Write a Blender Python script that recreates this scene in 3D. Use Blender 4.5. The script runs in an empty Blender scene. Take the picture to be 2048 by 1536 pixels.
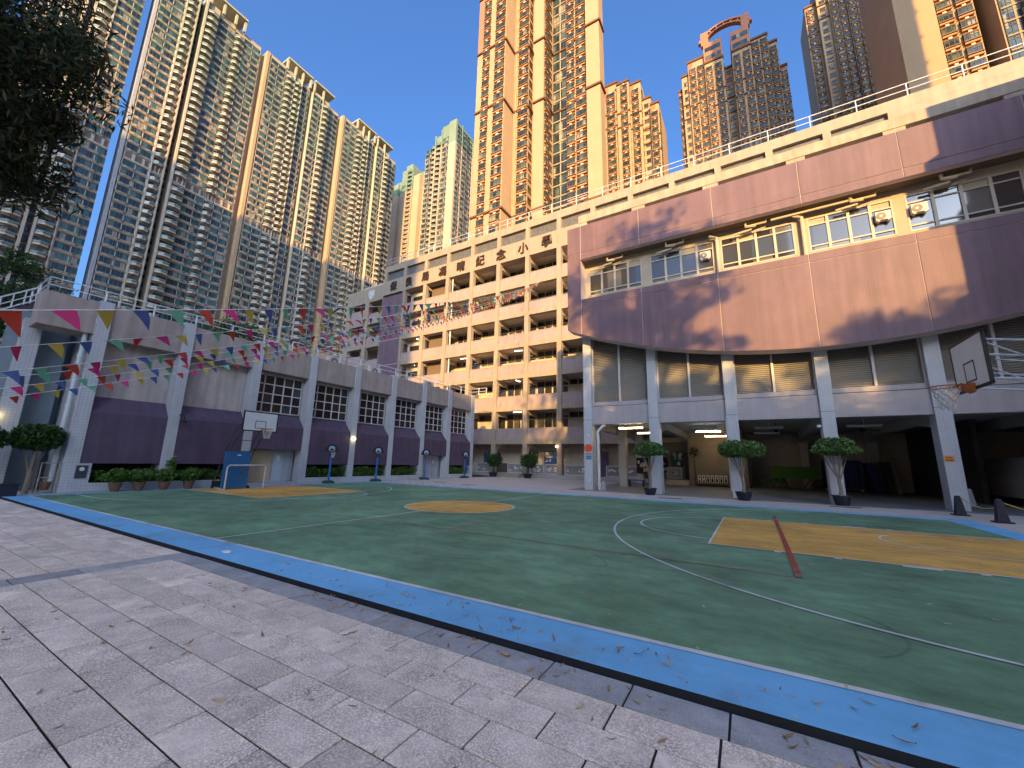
import bpy, math, random
import numpy as np
from mathutils import Vector, Matrix
random.seed(7); RNG=np.random.default_rng(11)
SC=bpy.context.scene; COL=SC.collection
# ---------------------------------------------------------------- camera
CAM_H=1.5
F_PX=790.5; PITCH,ROLL,YAW=[math.radians(a) for a in (11.088,1.237,-31.124)]
fw=Vector((math.sin(YAW)*math.cos(PITCH),math.cos(YAW)*math.cos(PITCH),math.sin(PITCH)))
rt=Vector((math.cos(YAW),-math.sin(YAW),0)); up=rt.cross(fw)
r2=rt*math.cos(ROLL)+up*math.sin(ROLL); u2=up*math.cos(ROLL)-rt*math.sin(ROLL)
cd=bpy.data.cameras.new('camera'); cam=bpy.data.objects.new('camera',cd); COL.objects.link(cam)
cd.sensor_width=36.0; cd.lens=F_PX/2048*36.0; cd.clip_start=0.05; cd.clip_end=3000
mw=Matrix((r2,u2,-fw)).transposed().to_4x4(); mw.translation=(0,0,CAM_H); cam.matrix_world=mw
SC.camera=cam
SC.render.resolution_x=1024; SC.render.resolution_y=768
# ---------------------------------------------------------------- sky, sun, exposure
SUN_AZ=math.radians(27); SUN_EL=math.radians(14.5)      # azimuth measured from -Y towards +X
sun_dir=Vector((math.sin(SUN_AZ)*math.cos(SUN_EL),-math.cos(SUN_AZ)*math.cos(SUN_EL),math.sin(SUN_EL)))
W=bpy.data.worlds.new('World'); SC.world=W; W.use_nodes=True
nt=W.node_tree; bg=nt.nodes['Background']
sk=nt.nodes.new('ShaderNodeTexSky'); sk.sky_type='NISHITA'; sk.sun_disc=False
sk.sun_elevation=SUN_EL; sk.sun_rotation=math.atan2(sun_dir.x,sun_dir.y)
sk.altitude=0; sk.air_density=1.0; sk.dust_density=8.0; sk.ozone_density=7.2
nt.links.new(sk.outputs[0],bg.inputs[0]); bg.inputs[1].default_value=0.15
sl=bpy.data.lights.new('sun','SUN'); sl.energy=3.0; sl.angle=math.radians(0.6); sl.color=(0.97,0.58,0.18)
so=bpy.data.objects.new('sun',sl); COL.objects.link(so)
so.rotation_euler=(-sun_dir).to_track_quat('-Z','Y').to_euler(); so.location=(30,-80,60)
vs=SC.view_settings; vs.view_transform='Standard'; vs.look='None'; vs.exposure=1.7; vs.gamma=1.0; vs.use_curve_mapping=False
SC.render.engine='CYCLES'; SC.cycles.max_bounces=6; SC.cycles.diffuse_bounces=4; SC.cycles.transparent_max_bounces=8
SC.cycles.use_denoising=True
# ---------------------------------------------------------------- materials
MATS={}
def mat(name,col,rough=.75,var=.10,scale=1.5,bump=0.0,bscale=40,metal=0,spec=.35,streak=0.0,tile=None,speck=None,emit=None):
    if name in MATS: return MATS[name]
    m=bpy.data.materials.new(name); m.use_nodes=True; MATS[name]=m
    N=m.node_tree.nodes; Lk=m.node_tree.links; b=N['Principled BSDF']
    b.inputs['Roughness'].default_value=rough; b.inputs['Metallic'].default_value=metal
    b.inputs['Specular IOR Level'].default_value=spec
    g=N.new('ShaderNodeNewGeometry')
    cur=None
    rgb=N.new('ShaderNodeRGB'); rgb.outputs[0].default_value=(*col,1); cur=rgb.outputs[0]
    def mul(fac_socket,lo,hi,cur):
        mr=N.new('ShaderNodeMapRange'); mr.inputs['From Min'].default_value=.3; mr.inputs['From Max'].default_value=.7
        mr.inputs['To Min'].default_value=lo; mr.inputs['To Max'].default_value=hi; Lk.new(fac_socket,mr.inputs['Value'])
        mx=N.new('ShaderNodeMix'); mx.data_type='RGBA'; mx.blend_type='MULTIPLY'; mx.inputs[0].default_value=1
        Lk.new(cur,mx.inputs[6]); Lk.new(mr.outputs[0],mx.inputs[7]); return mx.outputs[2]
    if var:
        n=N.new('ShaderNodeTexNoise'); n.inputs['Scale'].default_value=scale; n.inputs['Detail'].default_value=6; n.inputs['Roughness'].default_value=.65
        Lk.new(g.outputs['Position'],n.inputs['Vector']); cur=mul(n.outputs[0],1-var,1+var,cur)
    if streak:
        mp=N.new('ShaderNodeMapping'); mp.inputs['Scale'].default_value=(2.2,2.2,.16); Lk.new(g.outputs['Position'],mp.inputs[0])
        n=N.new('ShaderNodeTexNoise'); n.inputs['Scale'].default_value=1.7; n.inputs['Detail'].default_value=5; Lk.new(mp.outputs[0],n.inputs['Vector'])
        cur=mul(n.outputs[0],1-streak,1+streak*.35,cur)
    if speck:
        n=N.new('ShaderNodeTexNoise'); n.inputs['Scale'].default_value=speck[0]; n.inputs['Detail'].default_value=3; Lk.new(g.outputs['Position'],n.inputs['Vector'])
        cur=mul(n.outputs[0],1-speck[1],1+speck[1],cur)
    hs=[]
    if tile:
        ts,td=tile                     # mosaic tile size (m), joint darkness
        sx=N.new('ShaderNodeSeparateXYZ'); Lk.new(g.outputs['Position'],sx.inputs[0])
        def saw(sock):
            d=N.new('ShaderNodeMath'); d.operation='DIVIDE'; d.inputs[1].default_value=ts; Lk.new(sock,d.inputs[0])
            f=N.new('ShaderNodeMath'); f.operation='FRACT'; Lk.new(d.outputs[0],f.inputs[0])
            c=N.new('ShaderNodeMath'); c.operation='GREATER_THAN'; c.inputs[1].default_value=.13; Lk.new(f.outputs[0],c.inputs[0]); return c.outputs[0]
        ad=N.new('ShaderNodeMath'); ad.operation='ADD'; Lk.new(sx.outputs[0],ad.inputs[0]); Lk.new(sx.outputs[1],ad.inputs[1])
        a=saw(ad.outputs[0]); c=saw(sx.outputs[2])
        mm=N.new('ShaderNodeMath'); mm.operation='MULTIPLY'; Lk.new(a,mm.inputs[0]); Lk.new(c,mm.inputs[1])
        mr=N.new('ShaderNodeMapRange'); mr.inputs['To Min'].default_value=1-td; mr.inputs['To Max'].default_value=1; Lk.new(mm.outputs[0],mr.inputs['Value'])
        mx=N.new('ShaderNodeMix'); mx.data_type='RGBA'; mx.blend_type='MULTIPLY'; mx.inputs[0].default_value=1
        Lk.new(cur,mx.inputs[6]); Lk.new(mr.outputs[0],mx.inputs[7]); cur=mx.outputs[2]
    Lk.new(cur,b.inputs['Base Color'])
    if bump:
        n=N.new('ShaderNodeTexNoise'); n.inputs['Scale'].default_value=bscale; n.inputs['Detail'].default_value=4; Lk.new(g.outputs['Position'],n.inputs['Vector'])
        bm=N.new('ShaderNodeBump'); bm.inputs['Strength'].default_value=bump; bm.inputs['Distance'].default_value=.02
        Lk.new(n.outputs[0],bm.inputs['Height']); Lk.new(bm.outputs[0],b.inputs['Normal'])
    if emit:
        b.inputs['Emission Color'].default_value=(*emit[0],1); b.inputs['Emission Strength'].default_value=emit[1]
    return m
def glass_cells(name,cell,cols,rough=.12,spec=.6):
    """window glass whose tint changes from pane to pane (curtains, dark rooms), keyed on position"""
    m=bpy.data.materials.new(name); m.use_nodes=True; MATS[name]=m
    N=m.node_tree.nodes; Lk=m.node_tree.links; b=N['Principled BSDF']
    g=N.new('ShaderNodeNewGeometry'); d=N.new('ShaderNodeVectorMath'); d.operation='DIVIDE'; d.inputs[1].default_value=cell
    Lk.new(g.outputs['Position'],d.inputs[0]); f=N.new('ShaderNodeVectorMath'); f.operation='FLOOR'; Lk.new(d.outputs[0],f.inputs[0])
    w=N.new('ShaderNodeTexWhiteNoise'); w.noise_dimensions='3D'; Lk.new(f.outputs[0],w.inputs['Vector'])
    r=N.new('ShaderNodeValToRGB'); r.color_ramp.interpolation='CONSTANT'
    e=r.color_ramp.elements
    while len(e)<len(cols): e.new(.5)
    for i,(p,c) in enumerate(cols): e[i].position=p; e[i].color=(*c,1)
    Lk.new(w.outputs['Value'],r.inputs[0]); Lk.new(r.outputs[0],b.inputs['Base Color'])
    b.inputs['Roughness'].default_value=rough; b.inputs['Specular IOR Level'].default_value=spec
    return m
def leafmat(name,c1,c2,trans=.25):
    m=bpy.data.materials.new(name); m.use_nodes=True; MATS[name]=m
    N=m.node_tree.nodes; Lk=m.node_tree.links; b=N['Principled BSDF']
    g=N.new('ShaderNodeNewGeometry'); r=N.new('ShaderNodeValToRGB'); e=r.color_ramp.elements
    e[0].color=(*c1,1); e[1].color=(*c2,1); Lk.new(g.outputs['Random Per Island'],r.inputs[0]); Lk.new(r.outputs[0],b.inputs['Base Color'])
    b.inputs['Roughness'].default_value=.55; b.inputs['Specular IOR Level'].default_value=.3
    t=N.new('ShaderNodeBsdfTranslucent'); Lk.new(r.outputs[0],t.inputs[0]); mx=N.new('ShaderNodeMixShader'); mx.inputs[0].default_value=trans
    Lk.new(b.outputs[0],mx.inputs[1]); Lk.new(t.outputs[0],mx.inputs[2]); Lk.new(mx.outputs[0],N['Material Output'].inputs[0])
    return m
# ---------------------------------------------------------------- mesh builder
WLOC={}
def wloc(o): return WLOC.get(o.name,Vector((0,0,0))) if o else Vector((0,0,0))
class MB:
    def __init__(s): s.v=[]; s.f=[]; s.m=[]
    def add(s,vs,fs,m=0):
        k=len(s.v); s.v.extend([tuple(p) for p in vs]); s.f.extend([tuple(i+k for i in f) for f in fs]); s.m.extend([m]*len(fs)); return s
    def box(s,x0,x1,y0,y1,z0,z1,m=0):
        if x0>x1: x0,x1=x1,x0
        if y0>y1: y0,y1=y1,y0
        if z0>z1: z0,z1=z1,z0
        return s.add([(x0,y0,z0),(x1,y0,z0),(x1,y1,z0),(x0,y1,z0),(x0,y0,z1),(x1,y0,z1),(x1,y1,z1),(x0,y1,z1)],
              [(0,3,2,1),(4,5,6,7),(0,1,5,4),(1,2,6,5),(2,3,7,6),(3,0,4,7)],m)
    def quad(s,a,b,c,d,m=0): return s.add([a,b,c,d],[(0,1,2,3)],m)
    def prism(s,poly,vec,m=0):
        """extrude a closed 3-D polygon along vec"""
        n=len(poly); p=[Vector(q) for q in poly]; v=Vector(vec)
        return s.add(p+[q+v for q in p],[tuple(range(n-1,-1,-1)),tuple(range(n,2*n))]+[(i,(i+1)%n,n+(i+1)%n,n+i) for i in range(n)],m)
    def tube(s,pts,r,n=6,m=0,close=False,cap=True):
        pts=[Vector(p) for p in pts]; k=len(pts); rr=r if isinstance(r,(list,tuple)) else [r]*k
        rings=[]; prev=None
        for i,p in enumerate(pts):
            if close: t=pts[(i+1)%k]-pts[i-1]
            else: t=pts[min(i+1,k-1)]-pts[max(i-1,0)]
            if t.length<1e-9: t=Vector((0,0,1))
            t.normalize()
            if prev is None:
                a=Vector((0,0,1)) if abs(t.z)<.9 else Vector((1,0,0)); x=t.cross(a).normalized()
            else: x=(prev-t*prev.dot(t)); x=x.normalized() if x.length>1e-6 else t.orthogonal().normalized()
            prev=x; y=t.cross(x)
            rings.append([p+(x*math.cos(2*math.pi*j/n)+y*math.sin(2*math.pi*j/n))*rr[i] for j in range(n)])
        vs=[q for R in rings for q in R]; fs=[]
        for i in range(k if close else k-1):
            i2=(i+1)%k
            for j in range(n): fs.append((i*n+j,i*n+(j+1)%n,i2*n+(j+1)%n,i2*n+j))
        if cap and not close: fs+= [tuple(range(n-1,-1,-1)),tuple(range((k-1)*n,k*n))]
        return s.add(vs,fs,m)
    def lathe(s,prof,c=(0,0,0),n=16,m=0):
        c=Vector(c); vs=[]; fs=[]
        for r,z in prof:
            for j in range(n): vs.append(c+Vector((r*math.cos(2*math.pi*j/n),r*math.sin(2*math.pi*j/n),z)))
        for i in range(len(prof)-1):
            for j in range(n): fs.append((i*n+j,i*n+(j+1)%n,(i+1)*n+(j+1)%n,(i+1)*n+j))
        fs.append(tuple(range(n-1,-1,-1))); fs.append(tuple(range((len(prof)-1)*n,len(prof)*n)))
        return s.add(vs,fs,m)
    def mesh(s,name,mats,off=(0,0,0),smooth=False):
        me=bpy.data.meshes.new(name); o=Vector(off)
        me.from_pydata([(a-o.x,b-o.y,c-o.z) for a,b,c in s.v],[],s.f)
        for q in (mats if isinstance(mats,(list,tuple)) else [mats]): me.materials.append(q)
        if any(s.m): me.polygons.foreach_set('material_index',s.m)
        if smooth: me.polygons.foreach_set('use_smooth',[True]*len(s.f))
        me.update(); return me
    def build(s,name,mats,parent=None,smooth=False,local=False,loc=None):
        """one mesh object; vertices are world coordinates unless local"""
        off=Vector((0,0,0)) if local else (wloc(parent) if loc is None else Vector(loc))
        me=s.mesh(name,mats,off,smooth); o=bpy.data.objects.new(name,me); COL.objects.link(o)
        if parent: o.parent=parent
        if loc is not None: o.location=Vector(loc)-wloc(parent)
        WLOC[o.name]=(wloc(parent) if loc is None else Vector(loc)); return o
def inst(name,me,parent,loc,rz=0,scale=None):
    o=bpy.data.objects.new(name,me); COL.objects.link(o); o.location=Vector(loc)-wloc(parent)
    if rz: o.rotation_euler=(0,0,rz)
    if scale: o.scale=scale
    if parent: o.parent=parent
    WLOC[o.name]=Vector(loc); return o
def tag(o,label=None,cat=None,group=None,kind=None):
    if label: o['label']=label
    if cat: o['category']=cat
    if group: o['group']=group
    if kind: o['kind']=kind
    return o
def thing(name,label,cat,loc=(0,0,0),rz=0,group=None):
    o=bpy.data.objects.new(name,None); COL.objects.link(o); o.location=loc; o.rotation_euler=(0,0,rz); o.empty_display_size=.3
    WLOC[o.name]=Vector(loc); return tag(o,label,cat,group)
def struct(o): o['kind']='structure'; return o
def stuff(o): o['kind']='stuff'; return o
def copy_tree(o,parent=None):
    c=o.copy(); COL.objects.link(c); c.parent=parent
    for ch in list(o.children): copy_tree(ch,c)
    return c
def replicate(template,xf):
    """numpy stacking of one MB template at many (x,y,z,rz)"""
    V=np.array(template.v,dtype=float); nv=len(V); v=[]; f=[]; m=[]
    for i,(x,y,z,rz,sx) in enumerate(xf):
        c,s_=math.cos(rz),math.sin(rz); A=V.copy(); A[:,0]*=sx
        P=np.empty_like(A); P[:,0]=A[:,0]*c-A[:,1]*s_+x; P[:,1]=A[:,0]*s_+A[:,1]*c+y; P[:,2]=A[:,2]+z
        v.extend(map(tuple,P)); k=i*nv; f.extend([tuple(q+k for q in g) for g in template.f]); m.extend(template.m)
    r=MB(); r.v=v; r.f=f; r.m=m; return r
def leaf_cloud(mb,pts,size,rng,aspect=2.2,droop=0.0,m=0):
    """many leaf-sized quads (rhombs) at points with random orientation"""
    pts=np.asarray(pts); n=len(pts)
    d=rng.normal(size=(n,3)); d[:,2]-=droop; d/=np.linalg.norm(d,axis=1)[:,None]
    e=rng.normal(size=(n,3)); e-= (e*d).sum(1)[:,None]*d; e/=np.linalg.norm(e,axis=1)[:,None]
    s=size*rng.uniform(.6,1.3,size=n)[:,None]
    a=pts-d*s; b=pts+e*s/aspect; c=pts+d*s; f=pts-e*s/aspect
    k=len(mb.v); V=np.stack([a,b,c,f],1).reshape(-1,3)
    mb.v.extend(map(tuple,V)); mb.f.extend([(k+4*i,k+4*i+1,k+4*i+2,k+4*i+3) for i in range(n)]); mb.m.extend([m]*n)
# ================================================================ GROUND
m_earth=mat('earth_concrete',(.18,.17,.165),.9,.15,.2)
g=MB(); g.quad((-1500,-1500,-.12),(1500,-1500,-.12),(1500,1500,-.12),(-1500,1500,-.12))
struct(g.build('ground',m_earth))
def tilemat(name,col,speckle=.28,blotch=.16,rnd=.16):
    m=bpy.data.materials.new(name); m.use_nodes=True; N=m.node_tree.nodes; Lk=m.node_tree.links; b=N['Principled BSDF']
    b.inputs['Roughness'].default_value=.85; b.inputs['Specular IOR Level'].default_value=.25
    g=N.new('ShaderNodeNewGeometry'); oi=N.new('ShaderNodeObjectInfo')
    ad=N.new('ShaderNodeMath'); ad.operation='ADD'; Lk.new(oi.outputs['Random'],ad.inputs[0]); Lk.new(g.outputs['Random Per Island'],ad.inputs[1])
    fr=N.new('ShaderNodeMath'); fr.operation='FRACT'; Lk.new(ad.outputs[0],fr.inputs[0])
    cb=N.new('ShaderNodeVectorMath'); cb.operation='MULTIPLY_ADD'; cb.inputs[1].default_value=(1,1,1); Lk.new(g.outputs['Position'],cb.inputs[0]); ofs=N.new('ShaderNodeVectorMath'); ofs.operation='SCALE'; ofs.inputs[0].default_value=(83,131,17); Lk.new(fr.outputs[0],ofs.inputs['Scale']); Lk.new(ofs.outputs[0],cb.inputs[2])
    def rng(sock,a,b2,lo,hi):
        q=N.new('ShaderNodeMapRange'); q.inputs[1].default_value=a; q.inputs[2].default_value=b2; q.inputs[3].default_value=lo; q.inputs[4].default_value=hi; Lk.new(sock,q.inputs[0]); return q.outputs[0]
    def noise(sc,det=4,ro=.6):
        n=N.new('ShaderNodeTexNoise'); n.inputs['Scale'].default_value=sc; n.inputs['Detail'].default_value=det; n.inputs['Roughness'].default_value=ro; Lk.new(cb.outputs[0],n.inputs['Vector']); return n.outputs[0]
    def mul(a,b3):
        q=N.new('ShaderNodeMath'); q.operation='MULTIPLY'; Lk.new(a,q.inputs[0]); Lk.new(b3,q.inputs[1]); return q.outputs[0]
    sp=noise(75,3,.75); bl=noise(3.0,6,.7)
    # speckles are stronger where the surface is worn
    t=mul(rng(fr.outputs[0],0,1,1-rnd,1+rnd*.6),rng(bl,.32,.68,1-blotch,1+blotch))
    k=N.new('ShaderNodeMath'); k.operation='MULTIPLY'; Lk.new(rng(noise(2.6,4,.6),.30,.66,.25,1.0),k.inputs[0]); Lk.new(rng(sp,.60,.44,0,speckle),k.inputs[1])
    iv=N.new('ShaderNodeMath'); iv.operation='SUBTRACT'; iv.inputs[0].default_value=1.06; Lk.new(k.outputs[0],iv.inputs[1]); t=mul(t,iv.outputs[0]); t=mul(t,rng(noise(240,1),.35,.65,.86,1.12)); t=mul(t,rng(noise(9,4,.6),.35,.65,.93,1.05))
    c=N.new('ShaderNodeRGB'); c.outputs[0].default_value=(*col,1)
    mx=N.new('ShaderNodeMix'); mx.data_type='RGBA'; mx.blend_type='MULTIPLY'; mx.inputs[0].default_value=1; Lk.new(c.outputs[0],mx.inputs[6]); Lk.new(t,mx.inputs[7])
    Lk.new(mx.outputs[2],b.inputs['Base Color'])
    bm=N.new('ShaderNodeBump'); bm.inputs['Strength'].default_value=.35; bm.inputs['Distance'].default_value=.01; Lk.new(noise(70,4),bm.inputs['Height']); Lk.new(bm.outputs[0],b.inputs['Normal'])
    return m
m_tile=tilemat('pink_granite_paver',(.87,.74,.62),.62,.13,.13); m_grey=tilemat('grey_stone_paver',(.37,.375,.375),.25,.18,.10)
m_bed=mat('joint_bedding',(.03,.027,.027),.95,.3,8)
pv=MB(); pv.box(-40,14,-14,3.19,-.115,-.062); PAV=struct(pv.build('paving',m_bed)); PAV.rotation_euler=(0,0,.013); PAV.location=(0,.04,0)
TX,TY=.612,.287; jt=.0078; ZT=-.05
def slab(w,d):   # paver with chamfered rim
    b=.0015; a,c=w/2-jt,d/2-jt
    mb=MB(); mb.add([(-a,-c,-.03),(a,-c,-.03),(a,c,-.03),(-a,c,-.03),(-a,-c,-b),(a,-c,-b),(a,c,-b),(-a,c,-b),(-a+b,-c+b,0),(a-b,-c+b,0),(a-b,c-b,0),(-a+b,c-b,0)],
      [(0,1,5,4),(1,2,6,5),(2,3,7,6),(3,0,4,7),(4,5,9,8),(5,6,10,9),(6,7,11,10),(7,4,8,11),(8,9,10,11)]); return mb
S1=slab(TX,TY); SG=slab(TX,.30); SB=slab(.40,.60)
near=[];far=[]
row=0; y=2.875-TY/2
tiles=[]
while y>-5:
    off=(row%2==0)*TX/2
    k0=int(-26/TX); 
    for k in range(k0,int(9/TX)):
        x=-1.78+off+k*TX+TX/2
        if -7.96-TX/2<x<-7.56+TX/2: continue
        tiles.append((x,y,0))
    y-=TY; row+=1
# the rows that run to the court edge left of the grey cross band
for k in range(-30,1):
    x=-8.27+k*TX
    if x>-26: tiles.append((x,3.02,1))
def vis(x,y):
    v=Vector((x,y,ZT))-Vector((0,0,CAM_H)); d=v.dot(fw)
    if d<.3: return 1e9
    px=v.dot(r2)/d*F_PX; py=v.dot(u2)/d*F_PX
    if abs(px)>1100 or abs(py)>860: return 1e9
    return v.length
order=sorted(tiles,key=lambda t:vis(t[0],t[1]))
me_t=S1.mesh('paver',m_tile); me_g=SG.mesh('grey_paver',m_grey); me_b=SB.mesh('grey_band_paver',m_grey)
for (x,y,_) in order[:235]:
    o=inst('paver',me_t,PAV,(x,y,ZT+random.uniform(-.0015,.0015))); o.rotation_euler=(random.gauss(0,.0015),random.gauss(0,.0015),random.gauss(0,.0015))
fld=replicate(S1,[(x,y,ZT+random.uniform(-.001,.001),0,1) for (x,y,_) in order[235:]]); stuff(fld.build('paver_field',m_tile,PAV))
for k in range(0,18):
    x=-7.25+k*TX; inst('grey_paver',me_g,PAV,(x,3.03,ZT+random.uniform(-.001,.001)))
for k in range(0,12):
    inst('grey_band_paver',me_b,PAV,(-7.76,2.87-k*.6,ZT))
# half pieces beside the cross band
hb=MB()
row=0; y=2.875-TY/2
while y>-5:
    xs=sorted(t[0] for t in tiles if abs(t[1]-y)<.01)
    L=[q for q in xs if q<-7.76]; R=[q for q in xs if q>-7.76]
    if L and R:
        a=max(L)+TX/2+jt; b=min(R)-TX/2-jt
        if -7.97-a>.03: hb.box(a,-7.965,y-TY/2+jt,y+TY/2-jt,-.075,ZT)
        if b+7.555>.03: hb.box(-7.555,b,y-TY/2+jt,y+TY/2-jt,-.075,ZT)
    y-=TY
stuff(hb.build('cut_pavers',m_tile,PAV))
# ---------------------------------------------------------------- court
def courtmat(name,col,stain=.3,rough=.8,wcol=(.20,.20,.15),wamt=.5,wthr=(.54,.70)):
    m=bpy.data.materials.new(name); m.use_nodes=True; N=m.node_tree.nodes; Lk=m.node_tree.links; b=N['Principled BSDF']
    b.inputs['Roughness'].default_value=rough; b.inputs['Specular IOR Level'].default_value=.25
    g=N.new('ShaderNodeNewGeometry')
    def noise(sc,det=5,ro=.6,scl=(1,1,1)):
        mp=N.new('ShaderNodeMapping'); mp.inputs['Scale'].default_value=scl; Lk.new(g.outputs['Position'],mp.inputs[0])
        n=N.new('ShaderNodeTexNoise'); n.inputs['Scale'].default_value=sc; n.inputs['Detail'].default_value=det; n.inputs['Roughness'].default_value=ro; Lk.new(mp.outputs[0],n.inputs['Vector']); return n.outputs[0]
    def rng(sock,a,b2,lo,hi):
        q=N.new('ShaderNodeMapRange'); q.inputs[1].default_value=a; q.inputs[2].default_value=b2; q.inputs[3].default_value=lo; q.inputs[4].default_value=hi; Lk.new(sock,q.inputs[0]); return q.outputs[0]
    def mul(a,b3):
        q=N.new('ShaderNodeMath'); q.operation='MULTIPLY'; Lk.new(a,q.inputs[0]); Lk.new(b3,q.inputs[1]); return q.outputs[0]
    t=mul(rng(noise(.45,6,.6),.35,.65,1-stain*.6,1+stain*.5),rng(noise(2.6,6,.75,(.55,1.0,1)),.36,.62,1-stain*.55,1+stain*.18))
    t=mul(t,rng(noise(160,2),.35,.65,.88,1.1))
    wear=rng(noise(1.1,7,.7),wthr[0],wthr[1],0,wamt)
    c=N.new('ShaderNodeRGB'); c.outputs[0].default_value=(*col,1)
    wm=N.new('ShaderNodeMix'); wm.data_type='RGBA'; Lk.new(wear,wm.inputs[0]); Lk.new(c.outputs[0],wm.inputs[6]); wm.inputs[7].default_value=(*wcol,1)
    mx=N.new('ShaderNodeMix'); mx.data_type='RGBA'; mx.blend_type='MULTIPLY'; mx.inputs[0].default_value=1; Lk.new(wm.outputs[2],mx.inputs[6]); Lk.new(t,mx.inputs[7])
    Lk.new(mx.outputs[2],b.inputs['Base Color'])
    bm=N.new('ShaderNodeBump'); bm.inputs['Strength'].default_value=.25; bm.inputs['Distance'].default_value=.006; Lk.new(noise(220,3),bm.inputs['Height']); Lk.new(bm.outputs[0],b.inputs['Normal'])
    return m
m_green=courtmat('court_green',(.155,.29,.165),.5); m_blue=courtmat('court_blue',(.175,.47,.74),.18)
m_orange=courtmat('court_orange',(.70,.40,.095),.34); m_black=mat('court_edge_black',(.012,.012,.016),.8,.2,6)
def linemat(name,col,thr=.62):
    m=courtmat(name,col,.3,.8,(.20,.27,.22),.8,(.56,.66)); return m
m_white=linemat('court_white_line',(.62,.64,.62)); m_red=linemat('court_red_line',(.36,.075,.045))
c=MB(); X0,X1,Y0,Y1=-21.95,5.65,3.19,18.6
NE=lambda x:3.235+.013*x
c.prism([(X0,NE(X0),-.11),(X1,NE(X1),-.11),(X1,Y1,-.11),(X0,Y1,-.11)],(0,0,.11)); c.m=[0 if i==1 else 1 for i in range(6)]
COURT=struct(c.build('basketball_court',[m_blue,m_black]))
gx0,gx1,gy0,gy1=-21.3,5.0,3.86,17.85
GN=lambda x:3.92+.0165*x
s=MB(); s.prism([(gx0,GN(gx0),-.02),(gx1,GN(gx1),-.02),(gx1,gy1,-.02),(gx0,gy1,-.02)],(0,0,.024)); struct(s.build('green_surface',m_green,COURT))
def sheet(pts,z,name,m):
    q=MB(); q.prism([(x,y,z-.0035) for x,y in pts],(0,0,.0035)); o=q.build(name,m,COURT); return o
def strip(path,w,z,name,m,closed=False):
    q=MB(); n=len(path); L=[];R=[]
    for i in range(n):
        a=Vector(path[i-1] if (i>0 or closed) else path[i]); b=Vector(path[(i+1)%n] if (i<n-1 or closed) else path[i])
        t=(b-a).normalized(); nn=Vector((-t.y,t.x)); p=Vector(path[i]); L.append(p+nn*w/2); R.append(p-nn*w/2)
    for i in range(n if closed else n-1):
        j=(i+1)%n; q.quad((R[i].x,R[i].y,z),(R[j].x,R[j].y,z),(L[j].x,L[j].y,z),(L[i].x,L[i].y,z))
    return q.build(name,m,COURT)
def arc(cx,cy,r,a0,a1,n=40): return [(cx+r*math.cos(math.radians(a0+(a1-a0)*i/n)),cy+r*math.sin(math.radians(a0+(a1-a0)*i/n))) for i in range(n+1)]
lw=.05
strip([(gx0,GN(gx0)-.032),(gx1,GN(gx1)-.032)],.07,.006,'sideline',m_white); strip([(gx0,gy1+.03),(gx1,gy1+.03)],.06,.006,'sideline',m_white)
strip([(gx0-.03,GN(gx0)-.06),(gx0-.03,gy1+.06)],.06,.006,'baseline',m_white)
strip([(-8.55,GN(-8.55)),(-8.55,gy1)],lw,.008,'halfway_line',m_white)
sheet(arc(-8.45,10.85,1.78,0,360,48)[:-1],.011,'centre_circle',m_orange); strip(arc(-8.45,10.85,1.78,0,360,48)[:-1],.055,.014,'centre_circle_line',m_white,True)
strip([(-8.55,9.1),(-8.55,12.6)],lw,.017,'halfway_line',m_white)
# right key, free-throw arc, three-point line
sheet([(-.87,9.0),(gx1,9.0),(gx1,13.8),(-.87,13.8)],.011,'key_area',m_orange)
strip([(gx1,9.0),(-.87,9.0),(-.87,13.8),(gx1,13.8)],.06,.014,'key_line',m_white)
strip(arc(-.87,11.4,1.8,90,270),lw,.014,'free_throw_arc',m_white)
strip([(gx1,4.84)]+[(3.3,4.84)]+arc(3.4,11.4,6.56,-92,-268,60)+[(gx1,17.96)][:0]+[(3.4,17.8)],lw,.014,'three_point_line',m_white)
strip([(4.6,13.2)]+arc(3.5,11.95,1.25,90,270,24)+[(4.6,10.7)],.05,.017,'no_charge_arc',m_white)
for x in (.2,1.05,1.9,2.75): 
    for y,d in ((9.0,-1),(13.8,1)): sheet([(x,y+d*.035),(x+(.45 if x==1.9 else .1),y+d*.035),(x+(.45 if x==1.9 else .1),y+d*.12),(x,y+d*.12)],.0145,'lane_mark',m_white)
strip([(.42,7.1),(.42,15.2)],.085,.020,'red_court_line',m_red)
strip([(.42,7.1),(-9.2,7.1)],.032,.009,'red_court_line',m_red); strip([(-5.85,7.1),(-5.85,13.2)],.032,.0095,'red_court_line',m_red); strip([(-9.2,7.1),(-13.5,7.1)],.032,.0092,'red_court_line',m_red)
m_scuff=courtmat('scuff_mark',(.118,.222,.128),.5)
strip(arc(.3,5.2,.75,-50,60,16),.03,.0066,'scuff_mark',m_scuff); strip(arc(-3.5,5.6,1.6,20,75,16),.04,.0066,'scuff_mark',m_scuff); strip(arc(-6.5,4.6,2.2,95,140,14),.06,.0066,'scuff_mark',m_scuff); strip([(-12,5.1),(-9.4,5.6),(-7.2,5.55)],.035,.0067,'scuff_mark',m_scuff)
# left key and lines
sheet([(-15.3,8.0),(-21.3,8.0),(-21.3,12.7),(-15.3,12.7)],.011,'key_area',m_orange)
strip([(-21.3,8.0),(-15.3,8.0),(-15.3,12.7),(-21.3,12.7)],.06,.014,'key_line',m_white)
strip(arc(-15.3,10.35,1.8,-90,90),lw,.014,'free_throw_arc',m_white)
strip([(gx0,4.6)]+[(-19.8,4.6)]+arc(-19.8,10.4,5.8,-90,90,60)+[(gx0,16.2)],lw,.014,'three_point_line',m_white)
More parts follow.
